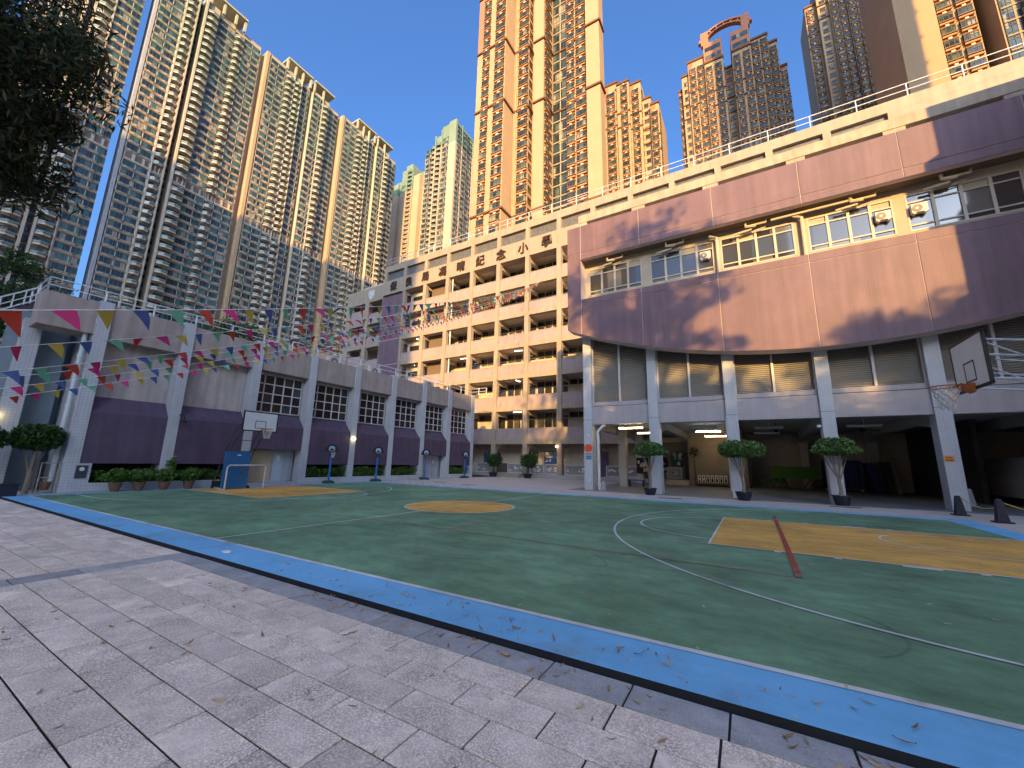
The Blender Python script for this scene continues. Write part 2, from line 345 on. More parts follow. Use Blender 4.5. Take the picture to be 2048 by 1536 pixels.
# ---------------------------------------------------------------- walkways round the court
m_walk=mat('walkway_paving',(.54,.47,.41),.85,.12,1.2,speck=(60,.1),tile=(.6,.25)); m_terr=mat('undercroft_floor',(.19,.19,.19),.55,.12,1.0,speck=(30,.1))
w=MB(); w.box(-22.3,16,18.6,21.62,-.11,-.004); w.box(-22.3,-9.2,21.62,35.2,-.11,-.004); w.box(-22.3,-21.95,-6,18.6,-.11,-.006); w.box(5.65,30,-20,18.6,-.11,-.006); w.box(-40,-22.3,3.19,4.4,-.11,-.008)
struct(w.build('walkway',m_walk))
dr=MB(); dr.box(-22,16,21.62,21.74,-.11,-.03); DR=struct(dr.build('drain_channel',mat('drain_dark',(.03,.03,.03),.9)))
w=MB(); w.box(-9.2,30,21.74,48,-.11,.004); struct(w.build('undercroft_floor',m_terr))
for (x,y) in ((3.0,20.9),(-15.5,20.6),(-3.4,19.9),(-18.6,21.5)):
    q=MB(); q.box(x-.5,x+.5,y-.18,y+.18,-.02,.001); q.build('drain_grate',mat('grate_dark',(.04,.04,.045),.6),DR)
# ================================================================ GYM HALL (left)
m_pil=mat('grey_mosaic_tile',(.47,.48,.50),.5,.08,2,streak=.10,tile=(.11,.22),spec=.4)
m_pile=mat('grey_render',(.40,.41,.43),.8,.10,1.5,streak=.18)
m_tan=mat('tan_render',(.36,.295,.265),.85,.10,1.3,streak=.2,bump=.25,bscale=50)
m_purple=mat('purple_tile',(.100,.068,.108),.55,.14,1.2,streak=.22,speck=(45,.12),bump=.12,bscale=80)
m_frame=mat('window_frame_white',(.55,.52,.50),.5,.05)
m_dglass=glass_cells('gym_glass',(.7,.52,.55),[(0,(.020,.012,.010)),(.5,(.028,.016,.012)),(.75,(.035,.026,.024)),(.9,(.05,.045,.045))],.1,.5)
m_rail=mat('white_railing',(.62,.64,.66),.4,.05)
m_soil=mat('planter_soil',(.02,.014,.01),.95,.3,9)
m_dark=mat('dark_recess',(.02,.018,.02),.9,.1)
GX=-22.3
PY=[4.57,7.45,10.63,13.80,17.0,20.2,23.4,26.6,29.95]
GYM=thing('gym_hall','long gym hall with grey pilasters, purple bays and tan parapet panels left of the court','building',(GX,17,0))
b=MB(); b.box(GX-12,GX-.95,4.35,30.1,0,7.2); b.box(GX-12,GX-.3,4.35,30.1,7.2,7.3); b.build('wall',m_pile,GYM)
me=MB(); me.box(-.6,0,-.21,.21,0,7.6); me.box(-.62,.012,-.212,.212,3.02,3.035,0); pil_me=me.mesh('pilaster',m_pil)
for y in PY: inst('pilaster',pil_me,GYM,(GX,y,0))
def gym_window(y0,y1,z0,z1,x,nx,nz):
    f=MB(); t=.05; 
    f.box(x-.06,x+.03,y0,y0+t,z0,z1); f.box(x-.06,x+.03,y1-t,y1,z0,z1); f.box(x-.06,x+.03,y0+t,y1-t,z0,z0+t); f.box(x-.06,x+.03,y0+t,y1-t,z1-t,z1)
    for i in range(1,nx): yy=y0+(y1-y0)*i/nx; f.box(x-.05,x+.02,yy-.028,yy+.028,z0+t,z1-t)
    for i in range(1,nz): zz=z0+(z1-z0)*i/nz; f.box(x-.055,x+.028,y0+t,y1-t,zz-.025,zz+.025)
    o=f.build('window',m_frame,GYM)
    for i in range(nx):
        for k in range(nz):
            ya=y0+(y1-y0)*i/nx; yb=y0+(y1-y0)*(i+1)/nx; za=z0+(z1-z0)*k/nz; zb=z0+(z1-z0)*(k+1)/nz
            p=MB(); p.box(x-.03,x-.02+random.uniform(0,.004),ya+.02,yb-.02,za+.02,zb-.02); p.build('pane',m_dglass,o)
    return o
for i in range(8):
    y0,y1=PY[i]+.21,PY[i+1]-.21
    q=MB(); q.box(GX-.95,GX-.10,y0,y1,6.1,7.5); q.build('parapet_panel',m_tan,GYM)                      # tan panel
    if i<2:
        q=MB(); q.box(GX-1.0,GX-.62,y0,y1,3.75,6.1); q.build('wall_panel',mat('pale_tan_render',(.43,.375,.345),.85,.12,1.2,streak=.25,bump=.2),GYM)
    else:
        q=MB(); q.box(GX-.95,GX-.66,y0,y1,6.0,6.1); q.build('window_head',m_pile,GYM)
        gym_window(y0+.02,y1-.02,3.88,6.0,GX-.66,5,4)
    # purple bay: sloping cill, upright front, dark underside
    low=1.08 if i not in (2,6) else 1.86
    q=MB(); xf=GX-.03; xb=GX-.7
    q.prism([(xb,y0,3.85),(xf,y0,3.1),(xf,y0,low),(xb,y0,low)],(0,y1-y0,0)); q.build('purple_bay',m_purple,GYM)
    if i not in (2,6):
        q=MB(); ys=y0 if i else 5.14
        q.box(GX-.95,GX-.02,ys,y1,0,.33); q.build('planter',m_pil,GYM)
        q=MB(); q.box(GX-.9,GX-.1,ys+.08,y1-.08,.325,.345); q.build('planter_soil',m_soil,GYM)
        if i==0:
            q=MB(); q.box(GX-.6,GX-.02,y0,5.14,0,1.08); q.build('meter_wall',m_pil,GYM)
            q=MB(); q.box(GX-.03,GX+.02,4.72,5.04,.52,1.0); o=q.build('meter_hatch',mat('dark_hatch',(.05,.045,.06),.4),GYM)
            q=MB(); q.lathe([(.001,0),(.075,0),(.075,.012),(.001,.012)],(0,0,0),14); d=q.build('dial',mat('white_enamel',(.6,.62,.6),.4),o,local=True); d.location=Vector((GX+.02,4.88,.86))-wloc(o); d.rotation_euler=(0,math.pi/2,0)
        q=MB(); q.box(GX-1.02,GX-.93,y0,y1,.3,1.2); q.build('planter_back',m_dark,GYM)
# door bay (third) and small door (seventh)
q=MB(); q.box(GX-.95,GX-.75,PY[2]+.21,PY[3]-.21,0,1.9); q.build('door_wall',m_pile,GYM)
m_door=mat('beige_door',(.48,.375,.25),.5,.06); m_bd=mat('grey_door',(.40,.47,.53),.5,.06)
for k,(a,bb) in enumerate(((10.98,11.66),(11.67,12.34))):
    q=MB(); q.box(GX-.75,GX-.69,a,bb,.12,1.82); o=q.build('door',m_door,GYM)
    q=MB(); q.box(GX-.69,GX-.65,(bb-.1 if k==0 else a+.06),(bb-.06 if k==0 else a+.1),.9,1.05); q.build('door_handle',mat('steel',(.4,.4,.4),.3,metal=1),o)
q=MB(); q.box(GX-.745,GX-.7,12.45,12.98,.12,1.7); o=q.build('door',m_bd,GYM)
q=MB(); q.box(GX-.7,GX-.69,12.62,12.8,1.28,1.55); q.build('notice',mat('paper_white',(.7,.7,.68),.8),o)
q=MB(); q.box(GX-.95,GX+.25,10.86,13.56,0,.06); q.box(GX-.95,GX+.02,10.86,13.56,.06,.12); q.build('door_step',m_pile,GYM)
q=MB(); q.box(GX-.95,GX-.75,PY[6]+.21,PY[7]-.21,0,1.9); q.build('door_wall',m_pile,GYM)
q=MB(); q.box(GX-.75,GX-.69,24.0,24.72,.1,1.82); o=q.build('door',m_door,GYM)
q=MB(); q.box(GX-.75,GX-.74,25.5,25.68,1.2,1.45); q.build('notice',MATS['paper_white'],GYM)
q=MB(); q.box(GX-.95,GX+.05,23.61,26.39,0,.09); q.build('door_step',m_pile,GYM)
# overhanging parapet corner beyond the first pilaster, porch walls, stairs
q=MB(); q.box(GX-1.3,GX-.12,2.85,4.36,6.2,7.52); q.build('parapet_corner',m_tan,GYM)
q=MB(); q.box(-34,-24.9,3.9,4.36,0,7.2); q.build('porch_wall',mat('blue_grey_wall',(.20,.24,.27),.7,.1,2),GYM)
q=MB(); q.box(-24.9,-24.4,2.45,4.1,0,7.0); q.build('porch_wall',MATS['blue_grey_wall'],GYM)
q=MB(); q.box(-24.35,-23.8,2.75,3.25,0,6.6); q.build('porch_column',m_pil,GYM)
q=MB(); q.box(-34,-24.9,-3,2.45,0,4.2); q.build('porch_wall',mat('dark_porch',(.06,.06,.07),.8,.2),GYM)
q=MB(); q.tube([(GX-.35,4.2,0.02),(GX-.35,4.2,6.2)],.075,8); 
for z in (1.2,3.2,5.2): q.tube([(GX-.35,4.2,z),(GX-.35,4.2,z+.12)],.095,8)
q.build('downpipe',mat('pvc_pipe',(.50,.55,.56),.4,.06),GYM,smooth=False)
# roof railing
def railing(name,mb_pts,parent,h=.62,post=.034,rail=.022,spacing=1.55,rails=(1.0,.52)):
    a,b=Vector(mb_pts[0]),Vector(mb_pts[1]); L=(b-a).length; n=max(1,round(L/spacing)); q=MB()
    for r in rails: q.tube([a+Vector((0,0,h*r)),b+Vector((0,0,h*r))],rail,5)
    for i in range(n+1):
        p=a.lerp(b,i/n); q.tube([p,p+Vector((0,0,h))],post,5)
    return q.build(name,m_rail,parent)
railing('railing',((GX-.35,2.95,7.5),(GX-.35,30.0,7.6)),GYM)
railing('railing',((GX-.35,30.0,7.6),(-20.9,30.0,7.6)),GYM,spacing=.7)
railing('railing',((GX-.35,2.95,7.5),(GX-3.2,2.95,7.5)),GYM)
q=MB()
for i in range(14):
    z=7.3-i*.165; y=2.7-i*.19; q.box(-25.6,-24.5,y-.12,y+.12,z-.05,z)
q.prism([(-24.5,2.95,7.45),(-24.5,2.95,7.2),(-24.5,-.1,4.6),(-24.5,-.1,4.85)],(-.08,0,0)); q.build('stair_flight',mat('stair_dark',(.10,.10,.11),.8),GYM)
a=[(-24.4,2.95,8.05),(-24.4,-.1,5.4)]
q=MB(); q.tube(a,.03,5); q.tube([(p[0],p[1],p[2]-.3) for p in a],.02,5); q.tube([(p[0],p[1],p[2]-.55) for p in a],.025,5)
for i in range(12):
    t=i/11; p=Vector(a[0]).lerp(Vector(a[1]),t); q.tube([p,p-Vector((0,0,.6))],.022,5)
q.build('stair_railing',m_rail,GYM)
# wall lamps on pilasters, small black fan horn
m_lamp=mat('lamp_glow',(1,.85,.6),.4,0,emit=((1.0,.74,.36),5.0))
def globe(loc,label):
    t=thing('wall_lamp',label,'lamp',loc); q=MB(); q.box(loc[0]-.1,loc[0]-.04,loc[1]-.05,loc[1]+.05,loc[2]-.05,loc[2]+.05); q.build('bracket',m_rail,t)
    q=MB(); q.lathe([(.02,-.1),(.085,-.06),(.105,0),(.085,.06),(.02,.1)],loc,12); q.build('globe',m_lamp,t,smooth=True)
globe((GX+.1,17.0,2.74),'lit round wall lamp on a grey gym pilaster between two purple bays')
globe((-23.7,2.65,2.75),'lit round wall lamp on the porch column at the left edge')
t=thing('swan_neck_lamp','small black curved lamp fixed to the second grey pilaster','lamp',(GX+.02,7.65,2.9)); 
q=MB(); q.tube([(GX+.02,7.62,3.25),(GX+.2,7.66,3.32),(GX+.3,7.72,3.2),(GX+.26,7.74,3.08)],.025,6); q.build('arm',mat('black_metal',(.015,.015,.018),.5),t)
q=MB(); q.lathe([(.02,0),(.12,-.1),(.13,-.16),(.1,-.17)],(GX+.22,7.76,3.06),12); q.build('shade',MATS['black_metal'],t)
# air-conditioning condensers behind the roof railing
m_ac=mat('ac_casing',(.55,.52,.48),.5,.06); m_acd=mat('ac_grille',(.22,.18,.14),.6)
def ac_unit(name,loc,rz,label,w=.85,h=.62,d=.32,group=None):
    t=thing(name,label,'air conditioner',loc,rz,group)
    q=MB(); q.box(-w/2,w/2,-d/2,d/2,.06,h); q.box(-w/2+.05,-w/2+.13,-d/2,d/2,0,.06); q.box(w/2-.13,w/2-.05,-d/2,d/2,0,.06); q.build('casing',m_ac,t,local=True)
    q=MB(); cx,r=-.08,h*.38; n=18
    q.prism([(cx+r*math.cos(2*math.pi*i/n),-d/2-.012,h*.53+r*math.sin(2*math.pi*i/n)) for i in range(n)],(0,.012,0)); q.build('fan_grille',m_acd,t,local=True)
    q=MB(); n=10
    q.prism([(cx+r*.32*math.cos(2*math.pi*i/n),-d/2-.02,h*.53+r*.32*math.sin(2*math.pi*i/n)) for i in range(n)],(0,.009,0)); q.build('fan_hub',m_ac,t,local=True)
    return t
spots=[(11.9,'first'),(15.6,'second'),(18.9,'third'),(21.6,'fourth'),(24.6,'fifth')]
for y,nm in spots: ac_unit('condenser_unit',(GX-.85,y,7.3),math.pi/2,'cream condenser unit on the gym roof behind the railing, %s from the left'%nm,.95,.7,group='condensers on the gym roof')
# ================================================================ CLASSROOM BLOCK (far side, with the characters)
m_cream=mat('cream_render',(.36,.285,.208),.8,.08,1.4,streak=.16,bump=.15,bscale=30)
m_pink=mat('pinkish_panel',(.36,.275,.25),.8,.08,1.6,streak=.12)
m_ceil=mat('corridor_ceiling',(.62,.53,.41),.85,.06)
m_cwall=mat('corridor_wall',(.54,.46,.35),.8,.08,2)
m_glassd=glass_cells('corridor_glass',(.62,.7,1.7),[(0,(.03,.026,.024)),(.5,(.055,.047,.04)),(.78,(.16,.13,.09))],.1,.6)
m_tarp=mat('grey_film_window',(.12,.115,.10),.35,.35,3.5,spec=.5)
m_black_char=mat('dark_bronze_letters',(.05,.025,.012),.45,.15)
FY=35.0
SCH=thing('classroom_block','cream classroom block with open corridors and dark characters across its top','building',(-20,FY,0))
BK=[-42.0+3.787*k for k in range(0,15)]
OT=[3.25,6.65,10.05,13.45,16.9,20.35,23.8]; PT=[None,4.8,8.2,11.6,15.0,18.4,21.8]
XR=26.0
q=MB(); q.box(-50.2,XR,37.6,47,0,27.6); q.box(-42.4,XR,36.2,37.6,23.9,27.7); q.build('core',m_cwall,SCH)
q=MB(); q.box(-50.2,-42.5,FY,37.6,23.4,25.6); q.box(-42.5,XR,FY,36.2,23.8,25.85); q.build('name_band',m_cream,SCH)
q=MB(); q.box(-42.5,XR,FY+.003,36.2,27.2,28.1); q.build('parapet',m_cream,SCH)
railing('railing',((-42.2,FY+.15,28.1),(XR,FY+.15,28.1)),SCH,h=1.1,spacing=2.9,post=.045,rail=.035)
railing('railing',((-42.2,FY+.15,28.1),(-42.2,FY+9,28.1)),SCH,h=1.1,spacing=2.9,post=.045,rail=.035)
# columns
cm=MB(); cm.box(-.5,0,0,.5,0,23.8); colm=cm.mesh('column',m_cream)
for k in range(1,10): inst('column',colm,SCH,(BK[k],FY,0))
cm=MB(); cm.box(-.5,0,.006,1.2,25.85,27.2); cw=cm.mesh('roof_pier',m_cream)
for k in range(0,15): inst('roof_pier',cw,SCH,(BK[k] if k<14 else XR,FY,0))
gm=MB(); gm.box(.05,3.24,.32,.36,25.9,27.15); wfm=MB()
for a in ((.0,.05),(3.237,3.287)): wfm.box(a[0],a[1],.28,.4,25.85,27.2)
wfm.box(.05,3.237,.28,.4,25.85,25.92); wfm.box(.05,3.237,.28,.4,27.13,27.2)
gmm=gm.mesh('pane',m_tarp); wmm=wfm.mesh('window',mat('bronze_frame',(.20,.17,.12),.5))
for k in range(0,14):
    o=inst('window',wmm,SCH,(BK[k],FY,0)); p=inst('pane',gmm,o,(BK[k],FY,0))
q=MB(); q.box(BK[13]+3.3,XR,FY+.01,36.2,25.85,27.2); q.build('parapet_wall',m_cream,SCH)
# floors: edge beam, slab, parapet panels
pm=MB(); pm.box(0,3.287,.16,.30,0,1.0); 
for i in range(0,7):
    if i<6:
        q=MB(); q.box(-38.1,BK[9]+.5,FY+.05,FY+.5,OT[i],OT[i]+.5); q.build('edge_beam',m_cream,SCH)
    if i<6:
        q=MB(); q.box(-38.1,BK[9]+3,FY+.5,37.6,OT[i]+.12,OT[i]+.5); q.build('floor_slab',m_ceil,SCH)
bmm=MB(); bmm.box(-.42,-.08,.5,2.3,-.38,.13); beamm=bmm.mesh('cross_beam',m_cwall)
for i in range(7):
    for k in range(1,10): inst('cross_beam',beamm,SCH,(BK[k],FY,OT[i] if i<6 else OT[i]-.1))
for i in range(1,7):
    z0=OT[i-1]+.5; h=PT[i]-z0; me=MB(); me.box(0,3.287,.16,.30,0,h); mm=me.mesh('parapet_panel',m_pink)
    cap=MB(); cap.box(0,3.287,.13,.34,h,h+.06); cpm=cap.mesh('parapet_cap',m_cream)
    for k in range(1,9):
        o=inst('parapet_panel',mm,SCH,(BK[k],FY,z0)); inst('parapet_cap',cpm,o,(BK[k],FY,z0))
# corridor back wall windows: transom bar, mullions, dark panes, one cream door leaf here and there
def corridor_window(w,z0,z1,tr,kind):
    q=MB()
    n=4 if kind!=1 else 2; x0=.05 if kind!=1 else w*.48
    q.box(.03,w-.03,-.09,-.01,tr-.045,tr+.045,0); q.box(.03,w-.03,-.06,-.01,z1-.05,z1,0)
    for j in range(n+1):
        x=x0+(w-.05-x0)*j/n; ww=.04 if j%2 else .07; q.box(x-ww,x+ww,-.07,-.01,z0,tr-.045,0)
    for j in range(5):
        x=.05+(w-.1)*j/4; q.box(x-.025,x+.025,-.05,-.01,tr+.045,z1-.05,0)
    g=MB(); g.box(x0,w-.05,-.018,-.008,z0,tr,0); g.box(.05,w-.05,-.018,-.008,tr,z1-.04,0)
    return q.mesh('window',m_frame2),g.mesh('pane',m_glassd)
m_frame2=mat('cream_window_frame',(.56,.52,.45),.5,.05)
cache={}
for i in range(1,7):
    ceil=OT[i]+.12; fl=OT[i-1]+.5
    for k in range(1,10):
        if k in (1,2):
            q=MB(); q.box(BK[k],BK[k]+3.287,36.2,36.3,fl,ceil); q.build('corridor_infill',mat('brown_louvre',(.16,.11,.07),.7,.1) if k==2 else m_cwall,SCH)
            if k==1:
                q=MB(); q.box(BK[k]+.5,BK[k]+3.0,36.15,36.2,fl+1.0,ceil-.9); o=q.build('window',m_dark,SCH)
            continue
        kind=(i*3+k)%3 if i!=3 else (1 if k%2 else 2)
        if i==3 and k in (4,5,6): kind=3
        key=(i,kind)
        if key not in cache: cache[key]=corridor_window(3.787,fl+.9 if kind!=3 else ceil-1.0,ceil-.12,ceil-.78,kind)
        o=inst('window',cache[key][0],SCH,(BK[k]-.25,37.6,0)); inst('pane',cache[key][1],o,(BK[k]-.25,37.6,0))
# corridor tube lamps (a few lit)
m_tube=mat('tube_light',(1,1,.95),.4,0,emit=((1.0,.95,.8),3.0)); m_tubeoff=mat('tube_off',(.6,.6,.58),.5)
tl=MB(); tl.box(-.6,.6,-.06,.06,-.06,0); t_on=tl.mesh('tube',m_tube); t_off=tl.mesh('tube',m_tubeoff)
tc=MB(); tc.box(-.65,.65,-.08,.08,0,.06); t_c=tc.mesh('tube_lamp',m_rail)
lit={(3,5),(2,5),(3,3),(3,1),(1,5),(4,1)}
names={(3,5):'third floor, right of centre',(2,5):'second floor, right of centre',(1,5):'first floor',(3,3):'third floor, middle bay',(3,1):'third floor, leftmost bay',(4,1):'fourth floor, leftmost bay'}
for (i,k) in lit:
    c=thing('corridor_lamp','lit tube lamp on a classroom block corridor ceiling, %s'%names[(i,k)],'lamp',(BK[k]+1.9,36.3,OT[i]+.11),math.radians(90 if (i+k)%2 else 12),'corridor ceiling lamps')
    h=MB(); h.box(-.5,.5,-.06,.06,-.06,0); h.build('housing',m_rail,c,local=True); h=MB(); h.box(-.45,.45,-.03,.03,-.10,-.06); h.build('tube',m_tube,c,local=True)
# downpipe on the facade
q=MB(); q.tube([(-30.25,FY+.35,7),(-30.25,FY+.35,23.6)],.085,8); q.build('downpipe',MATS['pvc_pipe'],SCH)
# stair tower end: purple strip and two columns of openings
m_purple2=mat('purple_block_tile',(.178,.110,.130),.6,.10,.9,streak=.20,speck=(30,.06),tile=(.10,.10))
m_seam=mat('pale_seam',(.55,.45,.40),.8,.1)
q=MB(); q.box(-42.45,-38.1-.5,FY-.04,37.6,0,23.45); PP=q.build('purple_strip',m_purple2,SCH)
for z in OT[1:6]:
    q=MB(); q.box(-42.45,-38.6,FY-.05,FY-.04,z+.2,z+.26); q.build('seam',m_seam,PP)
for x0,x1 in ((-50.2,-49.2),(-46.1,-45.3),(-42.55,-42.45)):
    q=MB(); q.box(x0,x1,FY,FY+.6,0,23.4); q.build('column',m_cream,SCH)
for i in range(0,7):
    z=OT[i]-.3
    if i<6:
        q=MB(); q.box(-49.2,-46.1,FY+.02,FY+.6,z,z+.55); q.box(-45.3,-42.55,FY+.02,FY+.6,z,z+.55); q.build('edge_beam',m_cream,SCH)
        q=MB(); q.box(-49.2,-46.1,FY+.18,FY+.32,z+.55,z+2.45); q.build('parapet_panel',m_pink,SCH)
        q=MB(); q.box(-45.3,-42.55,FY+.18,FY+.32,z+.55,z+1.65); q.build('parapet_panel',m_pink,SCH)
        q=MB(); q.box(-49.2,-42.5,FY+.6,37.6,z+.3,z+.55); q.build('floor_slab',m_ceil,SCH)
q=MB(); q.box(-50.2,-49.9,FY+.6,37.6,0,23.4); q.build('end_wall',m_cream,SCH)
# the nine characters
def glyph(ch,size,offset=.018,extrude=.06):
    cu=bpy.data.curves.new('t','FONT'); cu.body=ch; cu.size=size; cu.align_x='CENTER'; cu.align_y='CENTER'; cu.extrude=extrude; cu.offset=offset; cu.resolution_u=3
    ob=bpy.data.objects.new('t',cu); COL.objects.link(ob); bpy.context.view_layer.update()
    me=bpy.data.meshes.new_from_object(ob.evaluated_get(bpy.context.evaluated_depsgraph_get())); bpy.data.objects.remove(ob); bpy.data.curves.remove(cu)
    xs=[v.co.x for v in me.vertices]; ys=[v.co.y for v in me.vertices]
    cx,cy=(min(xs)+max(xs))/2,(min(ys)+max(ys))/2
    for v in me.vertices: v.co.x-=cx; v.co.y-=cy
    return me
for n,ch in enumerate('保良局馮晴紀念小學'):
    me=glyph(ch,1.32,.022); me.name='character'; me.materials.clear(); me.materials.append(m_black_char)
    o=bpy.data.objects.new('character',me); COL.objects.link(o); o.parent=SCH; o.location=Vector((-40.45+n*2.918,FY-.07,24.85))-wloc(SCH); o.rotation_euler=(math.pi/2,0,0); o.scale=(1,1.05,1)
# crest
cr=MB(); sh=[(-.55,.55),(.55,.55),(.6,.1),(.42,-.45),(0,-.85),(-.42,-.45),(-.6,.1)]
def ring(poly,s0,s1,y): 
    a=[(-44.95+x*s0,y,24.6+z*s0) for x,z in poly]; b=[(-44.95+x*s1,y,24.6+z*s1) for x,z in poly]; n=len(poly); q=MB()
    for i in range(n): q.prism([a[i],a[(i+1)%n],b[(i+1)%n],b[i]],(0,.05,0))
    return q
q=ring(sh,1,.82,FY-.06); q.box(-45.2,-44.7,FY-.06,FY-.01,24.5,24.95); q.box(-45.35,-44.55,FY-.06,FY-.01,24.3,24.42); q.box(-45.04,-44.86,FY-.055,FY-.01,23.9,24.3); q.build('crest',mat('crest_white',(.72,.72,.70),.5),SCH)
# ground floor: plinth, boards, lattice panels, steps
q=MB(); q.box(-30,-4,34.9,37.6,0,.34); q.build('plinth',mat('plinth_tile',(.40,.36,.33),.8,.1,2,tile=(.3,.2)),SCH)
m_green_board=mat('green_board',(.03,.10,.08),.7); m_blueb=mat('blue_board',(.04,.11,.30),.7); m_beigeb=mat('beige_board',(.52,.45,.34),.7); 
pap=[mat('paper_a',(.65,.62,.5),.8),mat('paper_b',(.55,.25,.15),.8),mat('paper_c',(.2,.4,.55),.8),mat('paper_d',(.6,.6,.6),.8),mat('paper_e',(.25,.45,.2),.8)]
def board(x0,x1,z0,z1,y,m,parent,n=14,seed=1):
    q=MB(); q.box(x0,x1,y-.06,y,z0,z1); o=q.build('notice_board',m,parent); r=random.Random(seed)
    for j in range(n):
        w,h=r.uniform(.12,.3),r.uniform(.12,.28); x=r.uniform(x0+.05,max(x0+.06,x1-w-.05)); z=r.uniform(z0+.05,max(z0+.06,z1-h-.05))
        p=MB(); p.box(x,x+w,y-.068-.001*j,y-.06,z,z+h); p.build('poster',pap[r.randrange(5)],o)
    return o
board(-26.2,-24.0,1.35,2.4,37.6,m_blueb,SCH,10,3); board(-20.4,-19.3,1.35,2.55,37.6,m_green_board,SCH,9,4)
board(-18.6,-16.9,1.35,2.6,37.6,m_blueb,SCH,14,5); board(-16.85,-15.6,1.35,2.6,37.6,m_beigeb,SCH,5,6); board(-14.8,-13.6,1.35,2.6,37.6,m_beigeb,SCH,5,8)
q=MB(); q.box(-13.2,-11.8,37.5,37.6,.34,2.6); q.build('door',mat('violet_door',(.16,.13,.26),.6),SCH)
q=MB(); q.box(-27,-9,37.55,37.62,.34,1.3); q.build('lattice_shade_strip',mat('lattice_shade_dark',(.10,.075,.06),.7),SCH)  # dark strip added behind the lattices, shade put into its colour
q=MB(); q.box(-27,-9,37.2,37.35,2.75,2.95); q.box(-27,-9,37.3,37.4,3.1,3.2); q.build('service_trunking',m_cwall,SCH)
m_lat=mat('white_lattice',(.68,.67,.66),.55,.06)
def lattice(x0,x1,y,z0,z1,parent,seed):
    q=MB(); t=.05; q.box(x0,x1,y-.03,y+.03,z0,z0+t); q.box(x0,x1,y-.03,y+.03,z1-t,z1); q.box(x0,x0+t,y-.03,y+.03,z0,z1); q.box(x1-t,x1,y-.03,y+.03,z0,z1)
    n=int((x1-x0)/.16); H=z1-z0
    for j in range(-4,n):
        xa=x0+j*.16; a=max(xa,x0+t); xb=xa+.62; c=min(xb,x1-t)
        if c<=a: continue
        za=z0+H*(a-xa)/.62; zb=z0+H*(c-xa)/.62
        q.prism([(a,y-.015,za),(a+.05 if a+.05<x1 else a,y-.015,za),(c,y-.015,max(za,zb-.05)),(c,y-.015,zb)],(0,.03,0))
    r=random.Random(seed)
    for j in range(7):
        x=r.uniform(x0+.2,x1-.35); z=r.uniform(z0+.2,z1-.35); q.box(x,x+r.uniform(.12,.25),y-.022,y+.022,z,z+r.uniform(.1,.2))
    return q.build('lattice_panel',m_lat,parent)
lattice(-26.9,-23.7,35.3,.36,1.3,SCH,1); lattice(-22.0,-19.9,35.9,.36,1.3,SCH,2); lattice(-19.1,-17.5,35.3,.36,1.3,SCH,3); lattice(-17.4,-15.85,35.3,.36,1.3,SCH,4); lattice(-15.3,-12.3,35.3,.36,1.3,SCH,5); lattice(-11.3,-8.3,35.3,.36,1.3,SCH,6)
for j in range(3):
    q=MB(); q.box(-22.9,-19.6,34.9-.3*(j+1),34.9-.3*j,0,.34-.1*(j+.0)-.02*0 if j<3 else .1); q.build('step',m_cream,SCH)
q=MB(); q.tube([(-22.8,34.0,0),(-22.8,34.0,.85),(-22.8,34.9,1.2),(-22.8,34.9,.34)],.03,5); q.tube([(-22.8,34.4,.2),(-22.8,34.4,1.0)],.02,5); q.build('handrail',m_rail,SCH)
globe((-15.95,FY-.1,3.0),'lit round lamp on a ground floor column of the classroom block')
# ================================================================ HALL BLOCK (right): purple box over louvres and an open undercroft
PYF=21.5; CY=22.4; HXR=17.0
HALL=thing('hall_block','purple tiled hall block with curved lower edge above louvres and an open undercroft','building',(3,CY,0))
SEAM=[-9.07,-8.19,-4.62,-.78,3.0,6.62,10.3,13.9,HXR]
def arcz(x): return 6.8+.0168*(x-3.4)**2
def seg_poly(x0,x1,y,ztop,n=8):
    return [(x0,y,ztop)]+[(x0+(x1-x0)*i/n,y,arcz(x0+(x1-x0)*i/n)) for i in range(n+1)]+[(x1,y,ztop)]
# backing (shows as pale joints) and body
q=MB(); n=40; poly=[(-9.05,PYF+.03,11.25)]+[(-9.05+(HXR+9.05)*i/n,PYF+.03,arcz(-9.05+(HXR+9.05)*i/n)+.012) for i in range(n+1)]+[(HXR,PYF+.03,11.25)]
q.prism(poly,(0,.85,0)); q.box(-9.05,-8.21,PYF+.03,CY-.02,11.25,16.18); q.box(-8.21,HXR,PYF+.03,PYF+.35,13.94,16.18); q.build('panel_backing',m_seam,HALL)
jo=.018
def panel(poly):
    b=MB(); b.prism(poly,(0,.031,0)); b.build('purple_panel',m_purple2,HALL)
for i in range(len(SEAM)-1):
    a,c=SEAM[i]+jo,SEAM[i+1]-jo
    panel(seg_poly(a,c,PYF,10.85)); 
    if i==0:
        for z0,z1 in ((10.885,14.32),(14.355,16.2)): panel([(a,PYF,z0),(c,PYF,z0),(c,PYF,z1),(a,PYF,z1)])
    else:
        panel([(a,PYF,10.885),(c,PYF,10.885),(c,PYF,11.27),(a,PYF,11.27)])
        for z0,z1 in ((13.92,14.32),(14.355,16.2)): panel([(a,PYF,z0),(c,PYF,z0),(c,PYF,z1),(a,PYF,z1)])
q=MB(); q.box(-9.07,-9.04,PYF,CY-.02,9.5,16.2); q.build('purple_return',m_purple2,HALL)
q=MB(); q.box(-8.6,HXR,CY+.5,34.9,9.1,16.05); q.box(-8.6,HXR,PYF+.35,CY+.5,13.98,16.05); q.build('hall_body',m_cwall,HALL)
q=MB(); q.box(-8.21,HXR,PYF+.35,CY+.3,13.925,13.975); q.build('soffit',mat('brown_soffit',(.16,.11,.07),.8,.2,1.0,streak=.1),HALL)
